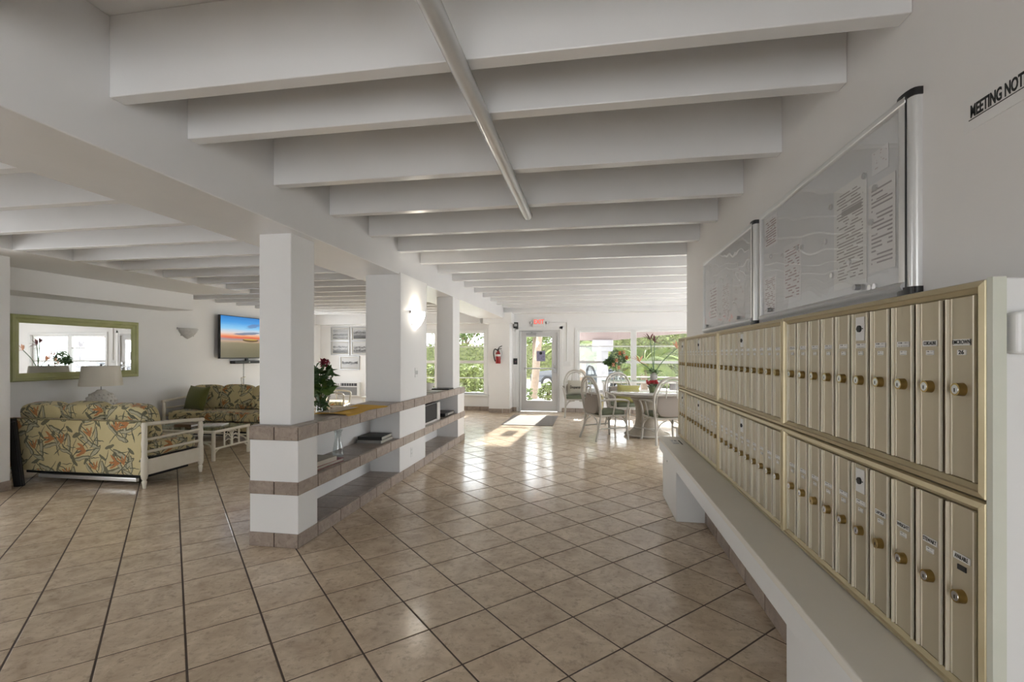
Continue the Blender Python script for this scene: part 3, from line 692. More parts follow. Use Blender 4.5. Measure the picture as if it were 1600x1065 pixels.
# ------------------------------------------------------------------ notice boards
def board(y0, y1, label, wavy):
    z0, z1, x = 1.592, 2.238, XR
    b = thing('notice_board', label, 'notice board', (XR, (y0 + y1) / 2, z0))
    M().box(x - .014, x - .002, y0 + .02, y1 - .01, z0 + .02, z1 - .01).build('backing', 'board', b, world=True)
    M().box(x - .034, x, y0 + .03, y1, z1 - .024, z1).build('top_rail', 'silver', b, bevel=.004, world=True)
    M().box(x - .034, x, y1 - .014, y1, z0 + .01, z1 - .024).build('side_rail', 'silver', b, bevel=.003, world=True)
    pr = [(x, z0 - .004)] + [(x - .042 * math.sin(math.pi * t / 8), z0 + .018 - .022 * math.cos(math.pi * t / 8)) for t in range(9)] + [(x, z0 + .04)]
    M().prism(pr, 'y', y0 + .04, y1).build('bottom_rail', 'silver', b, smooth=40, world=True)
    pr = [(x, y0)] + [(x - .030 * math.sin(math.pi * (t + .6) / 9.2) ** .6, y0 + .045 - .045 * math.cos(math.pi * t / 8)) for t in range(9)] + [(x, y0 + .09)]
    M().prism(pr, 'z', z0 + .012, z1 - .012).build('hinge_post', 'silver', b, smooth=50, world=True)
    M().box(x - .0312, x - .026, y0 + .028, y0 + .035, z0 + .012, z1 - .012).build('dark_inlay', 'black', b, world=True)
    for za, zb_ in ((z0 - .012, z0 + .014), (z1 - .014, z1 + .010)):
        pr2 = [(x, y0 - .004)] + [(x - .034 * math.sin(math.pi * (t + .6) / 9.2) ** .6, y0 + .045 - .049 * math.cos(math.pi * t / 8)) for t in range(9)] + [(x, y0 + .094)]
        M().prism(pr2, 'z', za, zb_).build('corner_cap', 'black', b, smooth=50, world=True)
    M().box(x - .026, x - .0235, y0 + .08, y1 - .012, z0 + .03, z1 - .014).build('acrylic_pane', wavy, b, world=True)
    for yy in (y0 + .32, y1 - .16): M().cyl((x - .024, yy, z0 + .055), (x - .044, yy, z0 + .055), .012, n=12).build('pane_lock', 'greymetal', b, smooth=40, world=True)
    return b
Mt['pane2'] = glassy('rippled_acrylic_pane', (.96, .96, .96), .10, .02, (7, .5))
board(1.735, 3.150, 'framed notice board with the long printed agenda sheets', 'pane')
board(3.263, 4.667, 'framed notice board with rippled glare across its pane', 'pane2')
def paper(y0, y1, z0, z1, label, mk, tilt=0.):
    x = XR - .0165; cy, cz = (y0 + y1) / 2, (z0 + z1) / 2
    o = M().box(x, x + .0012, y0, y1, z0, z1).build('notice_sheet', mk, uv=('y', 'z', 1))
    return lift(o, label, 'paper')
P1 = print_mat('agenda_print', (.84, .83, .80), (.38, .35, .33), 34, 5, .42, 1., (.70, .76, .25, .86))
P2 = print_mat('minutes_print', (.84, .82, .80), (.36, .33, .33), 22, 2.5, .40, 5., (.80, .815, .3, .72))
P3 = print_mat('letter_print', (.82, .81, .81), (.42, .3, .3), 20, 4, .5, 9.)
P4 = print_mat('small_notice_print', (.83, .82, .82), (.34, .2, .2), 12, 4, .42, 13.)
P5 = print_mat('blank_note', (.84, .83, .83), (.6, .5, .5), 9, 5, .62, 3.)
# positions read on the board plane
paper(2.02, 2.27, 1.66, 2.085, 'tall agenda sheet with a black headline strip on the notice board', P1)
paper(1.845, 2.005, 1.69, 2.02, 'typed notice sheet beside the agenda on the notice board', P2)
paper(1.885, 1.985, 2.05, 2.135, 'small blank card at the top of the notice board', P5)
paper(2.60, 2.82, 1.66, 1.97, 'faint letter sheet in the middle of the notice board', P3)
paper(2.91, 3.11, 2.02, 2.195, 'boldly printed sheet in the upper end of the notice board', P4)
paper(2.93, 3.12, 1.63, 1.85, 'closely printed sheet in the lower end of the notice board', P3)
paper(3.50, 3.78, 1.72, 2.02, 'pale sheet beneath the glare of the rippled board', P5)
paper(3.86, 4.08, 1.66, 1.96, 'printed sheet in the centre of the rippled board', P3)
paper(4.22, 4.5, 1.68, 2.0, 'tall printed sheet at the end of the rippled board', P4)
for y, z in ((2.29, 2.03), (2.03, 2.07), (1.96, 2.00), (1.985, 1.88), (2.28, 1.73), (2.14, 1.76), (1.99, 1.635), (1.96, 1.635), (2.34, 1.89), (2.58, 1.92), (2.64, 1.93), (2.83, 1.93), (2.96, 2.12), (3.0, 1.96), (3.07, 2.08)):
    lift(M().cyl((XR - .0165, y, z), (XR - .0245, y, z), .013, .012, 12).build('board_magnet', 'chrome', smooth=40), 'small round grey magnet on the board with the agenda sheets', 'magnet', 'magnets on the agenda board')
for y, z in ((3.62, 2.03), (3.92, 2.0), (4.05, 1.98), (4.3, 2.01), (3.75, 1.78), (4.4, 1.75), (4.12, 1.72)):
    lift(M().cyl((XR - .0165, y, z), (XR - .0245, y, z), .013, .012, 12).build('board_magnet', 'chrome', smooth=40), 'small round grey magnet on the board with rippled glare', 'magnet', 'magnets on the rippled board')
# wall lettering
sg = M().box(XR - .002, XR, .86, 1.56, 2.012, 2.108)
sg.m(1); text_mesh(sg, 'MEETING NOTICES', .047, frameT((XR - .0025, 1.535, 2.062), (0, -1, 0), (0, 0, 1)), .0004, .0014, .54, 'LEFT')
sg.box(XR - .0032, XR - .002, 1.17, 1.54, 2.0405, 2.0425)
lift(sg.build('wall_sign', [mat('sign_paper', (.77, .755, .735), .5), 'ink']), 'white paper strip lettered in bold underlined black capitals on the wall', 'sign')

# ceiling conduit
pp = M().tube([(-.5, -3.4, ZB - .036), (-.5, 3.74, ZB - .036)], .036, 20)
pp.cyl((-.5, 3.735, ZB - .036), (-.5, 3.75, ZB - .036), .038, .034, 20)
lift(pp.build('ceiling_pipe', mat('painted_pipe', (.60, .60, .59), .22, .35), smooth=40), 'glossy grey-white pipe running beneath the ceiling beams', 'pipe')

# ------------------------------------------------------------------ wall lamps
def sconce(name, label, x, y, z, wd, h, side, mk, lit):
    """half-bowl uplighter on a wall facing +x"""
    s = thing(name, label, 'wall lamp', (x, y, z - h))
    m_ = M(); n = 16; prof = [(math.sin(math.pi / 2 * t / 8) ** .8, -1 + t / 8) for t in range(9)]
    prof = [(max(.03, math.cos(math.pi / 2 * (1 - t / 8)) ** .75), -h * (1 - t / 8)) for t in range(9)]
    vs = []; fs = []
    for r, zz in prof:
        for j in range(n + 1):
            a = -math.pi / 2 + math.pi * j / n
            vs.append((.115 * r * math.cos(a) + .004, wd / 2 * r * math.sin(a), zz + h))
    k = len(prof)
    for r, zz in reversed(prof):
        for j in range(n + 1):
            a = -math.pi / 2 + math.pi * j / n; r2 = r * .94
            vs.append((.115 * r2 * math.cos(a) + .004, wd / 2 * r2 * math.sin(a), min(h, zz + h + .006)))
    for i in range(2 * k - 1):
        for j in range(n): fs.append((i * (n + 1) + j, i * (n + 1) + j + 1, (i + 1) * (n + 1) + j + 1, (i + 1) * (n + 1) + j))
    m_.add(vs, fs); m_.build('bowl', mk, s, smooth=60)
    M().box(0, .006, -wd * .35, wd * .35, .05, h * .9).build('wall_plate', 'greymetal', s)
    for q in (-1, 1): M().cyl((.012, q * (wd / 2 + .022), h - .01), (.012, q * (wd / 2 - .012), h - .01), .010, n=10).box(0, .02, q * (wd / 2 + .012) - .006, q * (wd / 2 + .012) + .006, h - .03, h + .006).build('clip', 'greymetal', s)
    if lit:
        ld = bpy.data.lights.new('bulb', 'POINT'); ld.energy = 2; ld.color = (1, .90, .74); ld.shadow_soft_size = .03
        lo = bpy.data.objects.new('bulb', ld); C.objects.link(lo); lo.parent = s; lo.location = (.055, 0, h + .01)
    return s
sconce('wall_sconce', 'glowing white half-bowl wall lamp on the wide column', -2.085, 5.43, 1.90, .30, .215, 1, 'lit', True)
sconce('wall_sconce', 'unlit grey glass half-bowl wall lamp by the television', XL, 7.45, 1.865, .40, .19, 1, 'sconce', False)

# column switch and outlet plates
sp = thing('switch_plate', 'white switch and socket plate on the wide column', 'switch plate', (-2.085, 5.47, 1.12))
M().box(0, .006, -.045, .045, 0, .115).build('plate', 'white', sp, bevel=.002)
for q in (-.02, .02): M().box(.006, .010, q - .008, q + .008, .035, .08).build('switch', 'greymetal', sp, bevel=.001)
so = thing('socket_plate', 'white socket plate low on the wide column base', 'socket plate', (FX - .006, 5.30, .20))
M().box(0, .005, -.036, .036, 0, .115).build('plate', 'white', so, bevel=.002)
for q in (.03, .075): M().box(.005, .007, -.014, .014, q, q + .022).build('socket', 'tagw', so)
sw = thing('switch_plate', 'triple switch plate beside the exit door', 'switch plate', (-.60, YF, 1.12))
M().box(-.085, .085, -.006, 0, 0, .12).build('plate', 'white', sw, bevel=.002)
for q in (-.05, 0, .05): M().box(q - .01, q + .01, -.012, -.006, .04, .08).build('switch', 'white', sw)

# ------------------------------------------------------------------ door-wall fittings
ex = thing('exit_sign', 'white exit sign with red letters above the door', 'exit sign', (-1.285, YF, 2.075))
M().box(-.15, .15, -.06, 0, 0, .215).build('housing', 'white', ex, bevel=.006)
xm = M(); text_mesh(xm, 'EXIT', .15, frameT((0, -.0615, .125), (1, 0, 0), (0, 0, 1)), .001, .004, .82); xm.build('lettering', 'exitred', ex)
for q in (-1, 1):
    M().cyl((q * .15, -.03, .115), (q * .175, -.03, .115), .02).lathe([(.006, -.05), (.03, -.042), (.04, -.01), (.04, .02), (.0, .02)], (q * .20, -.04, .115), 14).build('lamp_head', 'greymetal', ex, smooth=40)
lift(M().tube([(-1.04, YF - .012, 2.19), (-.60, YF - .012, 2.19), (-.60, YF - .012, 1.25)], .011, 6).build('conduit', 'trim', smooth=40), 'thin white conduit from the exit sign to the switches', 'conduit')
al = thing('alarm_sounder', 'small black alarm sounder beside the door head', 'alarm', (-1.86, YF, 2.05))
M().box(-.058, .058, -.05, 0, 0, .15).build('case', 'black', al, bevel=.006)
M().box(-.035, .035, -.056, -.05, .05, .115).build('lens', 'greymetal', al)
rd = thing('card_reader', 'dark card reader on the wall beside the door', 'card reader', (-1.87, YF, 1.16))
M().box(-.048, .048, -.03, 0, 0, .15).build('case', 'black', rd, bevel=.005)
M().box(-.02, .02, -.033, -.03, .05, .08).build('indicator', 'plum', rd)
fe = thing('fire_extinguisher', 'red fire extinguisher with black hose hung on the wall pier', 'fire extinguisher', (-2.215, 11.20, 1.19))
M().lathe([(0, 0), (.055, .0), (.06, .012), (.06, .165), (.0601, .17)], n=18).build('cylinder', 'red', fe, smooth=40)
M().lathe([(.0601, .17), (.06, .20), (.058, .22)], n=18).build('label_band', 'tagw', fe, smooth=40)
M().lathe([(.058, .22), (.05, .255), (.025, .275), (.02, .31), (0, .31)], n=18).build('shoulder', 'red', fe, smooth=50)
M().box(-.02, .02, -.02, .02, .30, .335).tube([(0, 0, .335), (.03, -.01, .385), (.10, -.01, .42)], .010, 6).tube([(0, 0, .32), (.03, -.01, .35), (.09, -.01, .355)], .008, 6).build('handle', 'black', fe)
M().tube(cat_rom([(-.02, 0, .32), (-.075, -.02, .34), (-.105, -.02, .25), (-.085, -.02, .12), (-.062, -.03, .05)], 6), .013, 8).build('hose', 'black', fe, smooth=40)
M().tube(cat_rom([(.02, 0, .33), (.07, .04, .32), (.085, .05, .24), (.06, .05, .1)], 6), .006, 6).build('hanging_strap', 'greymetal', fe, smooth=40)
M().box(-.03, .03, .055, .09, .02, .30).build('bracket', 'greymetal', fe)
lift(M().box(-1.78, -.76, 9.33, 10.85, 0, .010).build('door_mat', 'mat', bevel=.003), 'flat grey-brown mat in front of the exit door', 'mat')

# ------------------------------------------------------------------ pixel readings onto known planes
CF = (-math.sin(YAW), math.cos(YAW)); CR = (math.cos(YAW), math.sin(YAW))
def _ray(x, y):
    a = (x - 800) / FPX; return (CF[0] + CR[0] * a, CF[1] + CR[1] * a, (HORIZON - y) / FPX)
def onY(x, y, Y):
    d = _ray(x, y); t = Y / d[1]; return Vector((d[0] * t, Y, CAM_H + d[2] * t))

# ------------------------------------------------------------------ lounge: sofas
def post(mm, x, y, h, r=.026):
    mm.lathe([(0, 0), (r * .55, 0), (r * .7, .03), (r * .95, .07), (r * .6, .085), (r * 1.1, .105), (r * 1.1, .12), (r * 1.25, .125), (r * 1.25, .31), (r * 1.0, .325), (r * .95, .40), (r * 1.15, .47), (r * .95, .53), (r * 1.05, h - .02), (r * .8, h), (0, h + .004)], (x, y, 0), 12)
def sofa(name, label, W, loc, rz, bar):
    D = .78; s = thing(name, label, 'sofa', loc, rz)
    hx = W / 2 - .03
    for sx in (-1, 1):
        m_ = M(); post(m_, sx * hx, -D / 2 + .03, .60); m_.build('front_post', 'rattan', s, smooth=50)
        m_ = M(); post(m_, sx * hx, D / 2 - .03, .685); m_.build('back_post', 'rattan', s, smooth=50)
        M().box(sx * hx - .014, sx * hx + .014, -D / 2 + .05, D / 2 - .05, .135, .295).build('side_board', 'rattan', s, bevel=.004)
        M().tube([(sx * hx, D / 2 - .02, .668), (sx * hx, 0, .65), (sx * hx, -D / 2 - .01, .618)], .021, 10).build('arm_rail', 'rattan', s, smooth=50)
        for zz in (.505, .375): M().tube([(sx * hx, D / 2 - .04, zz), (sx * hx, -D / 2 + .04, zz)], .015, 8).build('side_rail', 'rattan', s, smooth=50)
    M().box(-hx, hx, -D / 2 + .02, -D / 2 + .05, .15, .29).build('front_skirt', 'floral', s, uv='box')
    M().box(-hx + .03, hx - .03, -D / 2 + .05, D / 2 - .08, .26, .30).build('seat_deck', 'blackm', s)
    M().box(-hx + .02, hx - .02, D / 2 - .075, D / 2 - .015, .135, .70).build('back_panel', 'floral', s, bevel=.012, uv='box')
    M().tube([(-hx + .02, D / 2 - .012, .695), (hx - .02, D / 2 - .012, .695)], .006, 6).build('piping', mat('piping_dark', (.22, .19, .10), .9), s)
    n = 3; cw = (W - .13) / n
    for i in range(n):
        x = -W / 2 + .065 + cw * (i + .5)
        M().cushion((x, -.055, .375), (cw - .01, D - .13, .17), (0, 0, 0), .28, 8).build('seat_cushion', 'floral', s, smooth=60, uv='box')
        M().cushion((x, D / 2 - .20, .645 + .012 * (i % 2)), (cw + .015, .19, .44), (R(-12), R(1.5 * (i - 1)), 0), .42, 8).build('back_cushion', 'floral', s, smooth=60, uv='box')
    if bar:
        M().box(-hx + .16, hx - .32, D / 2 - .12, D / 2 - .085, .045, .085).build('folding_bar', 'silver', s, bevel=.006)
        M().box(-hx + .1, hx - .1, -D / 2 + .1, D / 2 - .13, .08, .25).build('bed_frame', 'blackm', s)
    else:
        M().box(-hx + .1, hx - .1, -D / 2 + .12, D / 2 - .1, .06, .25).build('bed_frame', 'blackm', s)
    return s
sofa('sofa', 'yellow floral sofa with white rattan arms showing its back', 1.80, (-5.455, 4.62, 0), math.pi, True)
sofa('sofa', 'yellow floral sofa below the television with an olive pillow', 1.95, (-6.09, 7.25, 0), 0, False)
lift(M().pillow((-6.66, 7.16, .655), .52, .41, .17, (R(-16), R(2), R(-14))).build('throw_pillow', 'olive', smooth=60), 'plain olive green throw pillow on the floral sofa', 'pillow')
fp = thing('folded_panel', 'black folded panel leaning beside the floral sofa back', 'panel', (-5.96, 4.12, 0))  # plain black panel standing in for an unidentified dark object
m_ = M(); m_.T = Matrix.Rotation(R(-9), 4, 'Y'); m_.box(-.05, .04, -.03, .02, 0, .72); m_.build('panel', 'blackm', fp, bevel=.006)
m_ = M(); m_.T = Matrix.Rotation(R(-9), 4, 'Y'); m_.tube([(.06, -.02, .0), (.06, -.02, .68), (-.04, -.02, .70)], .012, 8); m_.build('frame_tube', 'black', fp, smooth=40)

# coffee table
ct = thing('coffee_table', 'white rattan coffee table with palm motif and glass top', 'coffee table', (-5.42, 5.83, 0))
tx, ty, tz = .54, .32, .395
for sx in (-1, 1):
    for sy in (-1, 1): M().tube([(sx * tx, sy * ty, 0), (sx * tx, sy * ty, tz)], .024, 10).build('leg', 'rattan', ct, smooth=50)
    M().tube([(sx * tx, -ty, tz - .02), (sx * tx, ty, tz - .02)], .02, 8).build('top_rail', 'rattan', ct, smooth=50)
    M().tube([(sx * tx, -ty, .155), (sx * tx, ty, .155)], .014, 8).build('low_rail', 'rattan', ct, smooth=50)
    for sy in (-1, 1):
        M().tube([(sx * tx, sy * ty * .42, .155), (sx * tx, sy * ty * .42, tz - .02)], .012, 8).build('spindle', 'rattan', ct, smooth=50)
        M().tube(cat_rom([(sx * tx, sy * ty, .03), (sx * tx, sy * (ty - .02), .10), (sx * tx, sy * (ty - .09), .15)], 4), .011, 7).build('corner_brace', 'rattan', ct, smooth=50)
    pm = M().prism([(-.02, .155), (.02, .155), (.012, .28), (-.012, .28)], 'x', sx * tx - .008, sx * tx + .008)
    for q in (-1, 1):
        for y1, z1, zs in ((.11, .25, .22), (.115, .31, .25), (.085, .355, .27), (.035, .37, .28)):
            pm.tube(cat_rom([(sx * tx, 0, zs), (sx * tx, q * y1 * .55, z1 - .002), (sx * tx, q * y1, z1 - .02)], 4), .006, 6)
    pm.build('palm_motif', 'rattan', ct, smooth=50)
for sy in (-1, 1):
    M().tube([(-tx, sy * ty, tz - .02), (tx, sy * ty, tz - .02)], .02, 8).build('top_rail', 'rattan', ct, smooth=50)
    for sx in (-1, 1): M().tube(cat_rom([(sx * tx, sy * ty, .10), (sx * (tx - .05), sy * ty, .2), (sx * (tx - .18), sy * ty, .24)], 4), .011, 7).build('corner_brace', 'rattan', ct, smooth=50)
    M().tube([(-tx, sy * ty, .245), (tx, sy * ty, .245)], .012, 8).build('low_rail', 'rattan', ct, smooth=50)
M().box(-tx, tx, -ty, ty, tz, tz + .01).build('glass_top', 'tglass', ct, bevel=.002)
mg = thing('magazine', 'open pale magazine lying on the glass coffee table', 'magazine', (-5.22, 5.90, tz + .0105), .3)
M().box(-.15, .15, -.11, .11, 0, .012).build('pages', 'tagw', mg, bevel=.002)
M().box(-.152, .152, -.112, .112, .012, .015).build('cover', P3, mg, uv=('x', 'y'))
lift(M().box(-5.62, -5.36, 5.66, 5.86, tz + .0105, tz + .05).m(1).box(-5.615, -5.355, 5.664, 5.856, tz + .018, tz + .044).build('table_book', [mat('brown_cover', (.16, .10, .055), .5), 'tagw']), 'brown hardback book lying on the glass coffee table', 'book')

# end table and lamp
et = thing('end_table', 'white end table in the corner under the lamp', 'end table', (-6.70, 5.62, 0))
M().box(-.30, .30, -.28, .28, .49, .52).build('table_top', 'rattan', et, bevel=.006)
for sx in (-1, 1):
    for sy in (-1, 1): M().tube([(sx * .27, sy * .25, 0), (sx * .27, sy * .25, .49)], .022, 8).build('leg', 'rattan', et, smooth=50)
M().box(-.26, .26, -.24, .24, .16, .18).build('low_shelf', 'rattan', et, bevel=.004)
lp = thing('table_lamp', 'table lamp with linen drum shade and knobbly white base', 'lamp', (-6.68, 5.56, .52))
bm_ = M().lathe([(0, 0), (.10, 0), (.11, .02), (.09, .035), (.15, .09), (.175, .17), (.16, .27), (.11, .34), (.06, .37), (.045, .39), (0, .39)], n=24)
bm_.build('base', 'ceramic', lp, smooth=50)
kn = M()
for row in range(7):
    z = .07 + .042 * row; rr_ = [.135, .163, .175, .175, .165, .145, .118][row]
    for q in range(16):
        a = 2 * math.pi * (q + .5 * (row % 2)) / 16
        kn.lathe([(0, -.017), (.012, -.012), (.018, 0), (.012, .012), (0, .017)], (rr_ * math.cos(a), rr_ * math.sin(a), z), 6)
kn.build('studs', 'ceramic', lp, smooth=60)
M().tube([(0, 0, .38), (0, 0, .72)], .007, 8).build('stem', 'greymetal', lp)
M().lathe([(.24, .445), (.205, .715), (.201, .715), (.236, .445), (.24, .445)], n=36).build('lamp_shade', 'shade', lp, smooth=40)
M().lathe([(0, .745), (.012, .738), (.014, .725), (.006, .715), (0, .715)], n=10).tube([(-.202, 0, .712), (.202, 0, .712)], .003, 5).build('finial', 'greymetal', lp, smooth=40)

# mirror, television, soundbar, cable, egret
mi = thing('wall_mirror', 'long mirror in a wide olive green frame', 'mirror', (XL, 5.66, 1.05))
rect_frame_mesh(M(), 'x', 4.80, 6.49, 1.05, 1.90, .105, [(0, XL), (0, XL + .035), (.12, XL + .05), (.4, XL + .05), (.55, XL + .034), (.85, XL + .026), (1, XL + .012), (1, XL)]).build('mirror_frame', 'mframe', mi, world=True)
M().box(XL, XL + .012, 4.89, 6.40, 1.14, 1.81).build('mirror_glass', 'mirror', mi, world=True)
tv = thing('television', 'flat television showing a sunset beach with a boat', 'television', (-7.02, 8.80, 1.32))
M().box(-.03, .022, -.735, .735, 0, .845).build('case', 'black', tv, bevel=.004)
M().box(.022, .024, -.722, .722, .018, .832).build('screen', 'screen', tv, uv=('y', 'z'))
M().box(-.11, -.03, -.2, .2, .25, .6).build('wall_mount', 'black', tv)
sb = thing('soundbar', 'slim black soundbar below the television', 'soundbar', (-7.06, 8.86, 1.215))
M().box(-.06, .06, -.40, .40, 0, .06).build('case', 'black', sb, bevel=.006)
M().box(.06, .062, -.02, .02, .02, .04).build('badge', 'greymetal', sb)
M().box(-.03, .01, -.03, .03, .06, .103).build('bracket', 'black', sb)
lift(M().box(XL, XL + .012, 8.835, 8.853, .73, 1.215).box(XL, XL + .03, 8.81, 8.88, .66, .73).build('cable_cover', 'greymetal'), 'thin grey cable cover running down below the soundbar', 'cable')
cs = thing('console_table', 'low white console table below the television', 'console table', (-6.93, 8.9, 0))
M().box(-.19, .19, -.75, .75, .62, .65).build('table_top', 'white', cs, bevel=.004)
for sx in (-1, 1):
    for sy in (-1, 1): M().box(sx * .16 - .02, sx * .16 + .02, sy * .7 - .02, sy * .7 + .02, 0, .62).build('leg', 'white', cs)
eg = thing('bird_figurine', 'white wading bird figurine with a yellow bill', 'figurine', (-6.93, 8.50, .65))
M().tube(cat_rom([(-.0, -.07, .06), (0, -.02, .09), (0, .04, .10), (0, .06, .16), (0, .045, .23), (0, .05, .27), (0, .075, .285)], 5), [.012 + .036 * math.exp(-((t - 8) / 5.) ** 2) + (.008 if t > 24 else 0) for t in range(31)], 10).build('body', 'ceramic', eg, smooth=60)
M().cyl((0, .075, .287), (0, .16, .30), .011, .002, 8).build('bill', mat('bill_yellow', (.30, .24, .05), .5), eg, smooth=40)
M().lathe([(0, 0), (.07, 0), (.07, .015), (.02, .03), (.02, .06), (0, .06)], n=14).build('base', 'ceramic', eg, smooth=40)
def leaf_quads(mm, c, rad, n, size, r_, squash=1., shell=.55):
    """n small folded leaves scattered through an ellipsoid"""
    for _ in range(n):
        while True:
            d = Vector((r_.uniform(-1, 1), r_.uniform(-1, 1), r_.uniform(-1, 1)))
            if shell < d.length < 1: break
        p = Vector((c[0] + d.x * rad[0], c[1] + d.y * rad[1], c[2] + d.z * rad[2]))
        a = Vector((r_.gauss(0, 1), r_.gauss(0, 1), r_.gauss(0, .7))).normalized(); b = a.orthogonal().normalized(); b.rotate(Matrix.Rotation(r_.uniform(0, 6.28), 3, a))
        s_ = size * r_.uniform(.7, 1.3); nn = a.cross(b)
        mm.add([p - a * s_, p + b * s_ * .42 + nn * s_ * .12, p + a * s_, p - b * s_ * .42 + nn * s_ * .12], [(0, 1, 2), (0, 2, 3)])
def blade(mm, p0, direction, ln, wd, droop=.3, n=5):
    """one long leaf, curved and folded along its rib"""
    d = Vector(direction).normalized(); sd_ = d.cross(Vector((0, 0, 1)))
    if sd_.length < .1: sd_ = Vector((1, 0, 0))
    sd_.normalize(); vs = []; fs = []
    for i in range(n + 1):
        t = i / n; c = Vector(p0) + d * ln * t + Vector((0, 0, -droop * ln * t * t)); wv = wd * math.sin(math.pi * min(1, t * .93 + .07)) ** .8
        vs += [c - sd_ * wv, c + Vector((0, 0, -wd * .25)), c + sd_ * wv]
    for i in range(n):
        a = i * 3; fs += [(a, a + 3, a + 4, a + 1), (a + 1, a + 4, a + 5, a + 2)]
    return mm.add(vs, fs)
pl = thing('sprig_plant', 'small dark sprig plant showing behind the sofa back', 'plant', (-6.72, 8.30, .651))
M().lathe([(0, 0), (.04, 0), (.055, .09), (.05, .1), (0, .1)], n=12).build('pot', 'ceramic', pl, smooth=40)
m_ = M()
for k in range(9): a = k * .7; blade(m_, (0, 0, .09), (math.cos(a), math.sin(a), 1.1), .16, .014, .3)
m_.build('foliage', 'leaf', pl)

# pictures and air conditioner on the end wall
ph = [([(0, .08), (.25, .45), (.4, .10), (.55, .5), (.8, .30), (1, .55)], 'aerial view of a road'), ([(0, .06), (.3, .14), (.5, .35), (.62, .08), (.8, .45), (1, .5)], 'dark sweeping shoreline'),
      ([(0, .05), (.3, .22), (.42, .6), (.6, .15), (.7, .5), (1, .55)], 'white building among trees'), ([(0, .35), (.25, .08), (.4, .5), (.55, .1), (.7, .55), (1, .6)], 'long low hotel front'),
      ([(0, .5), (.36, .45), (.43, .03), (.56, .04), (.62, .55), (1, .58)], 'dark tree line over pale water')]
for k, (xa, ya, xb, yb) in enumerate(((517, 511, 546, 532), (549, 511, 578, 532), (517, 532.5, 546, 554.5), (549, 532.5, 578, 554.5), (531, 556, 561.5, 577.5))):
    a = onY(xa, ya, YF - .02); b = onY(xb, yb, YF - .02)
    pf = thing('picture_frame', 'framed black-and-white photograph, %s' % ph[k][1], 'picture', ((a.x + b.x) / 2, YF, b.z), group='framed photographs on the end wall')
    rect_frame_mesh(M(), 'y', a.x, b.x, b.z, a.z, .022, [(0, YF), (0, YF - .03), (1, YF - .03), (1, YF)]).build('frame', 'greymetal', pf, world=True)
    M().box(a.x + .01, b.x - .01, YF - .014, YF, b.z + .01, a.z - .01).build('mount', mat('cream_mount', (.55, .54, .50), .7), pf, world=True)
    M().box(a.x + .055, b.x - .05, YF - .016, YF - .013, b.z + .055, a.z - .05).build('photograph', photo_mat('old_photo_%d' % k, 1.7 * k + .6, ph[k][0]), pf, uv=('x', 'z'), world=True)
a = onY(522.5, 596, YF - .1); b = onY(561, 619, YF - .1)
ac = thing('air_conditioner', 'white window air conditioner under the framed photographs', 'air conditioner', ((a.x + b.x) / 2, YF, b.z))
M().box(a.x, b.x, YF - .10, YF, b.z, a.z).build('case', 'white', ac, bevel=.012, world=True)
M().box(a.x + .18, b.x - .06, YF - .106, YF - .09, a.z - .11, a.z - .035).build('vent', 'darkslot', ac, world=True)
for k in range(6): xx = a.x + .2 + k * (b.x - a.x - .28) / 6; M().box(xx, xx + .012, YF - .11, YF - .10, a.z - .11, a.z - .035).build('vent_fin', 'greymetal', ac, world=True)
M().box(a.x + .035, b.x - .06, YF - .106, YF - .09, b.z + .03, a.z - .135).build('grille', 'grille', ac, bevel=.01, world=True)
for k in range(2): M().cyl((a.x + .06 + .06 * k, YF - .09, a.z - .07), (a.x + .06 + .06 * k, YF - .118, a.z - .07), .018, n=12).build('dial', 'greymetal', ac, world=True)

# ------------------------------------------------------------------ things on the half wall
ZS, ZT = .478, .870
vs_ = thing('flower_vase', 'clear vase of dark leaves with a crimson bloom on the counter', 'flower vase', (-2.425, 3.96, ZT))
M().lathe([(0, .004), (.035, .004), (.03, .05), (.026, .10), (.045, .17), (.043, .17), (.024, .10), (.028, .05), (.032, .008), (0, .008)], n=18).build('vase', 'vglass', vs_, smooth=50)
m_ = M(); r_ = random.Random(3)
leaf_quads(m_, (.0, .02, .33), (.13, .13, .12), 60, .055, r_, shell=.1); leaf_quads(m_, (.03, .0, .12), (.06, .08, .10), 26, .05, r_, shell=.1)
m_.build('foliage', 'leaf', vs_)
m_ = M(); leaf_quads(m_, (.02, .02, .22), (.09, .09, .08), 14, .075, r_, shell=.2); m_.build('pale_foliage', mat('fresh_leaf', (.07, .14, .02), .5), vs_)
m_ = M(); leaf_quads(m_, (.035, .03, .445), (.05, .05, .04), 60, .022, r_, shell=.2); m_.build('flower', 'flower', vs_)
m_ = M(); leaf_quads(m_, (.05, .02, .13), (.03, .05, .06), 16, .022, r_, shell=.2); m_.build('white_blossom', 'tagw', vs_)
m_ = M()
for k in range(5): m_.tube([(.01 * k - .02, 0, .02), (.02 * k - .04, .01 * k, .35)], .004, 5)
m_.build('stems', 'leaf', vs_)
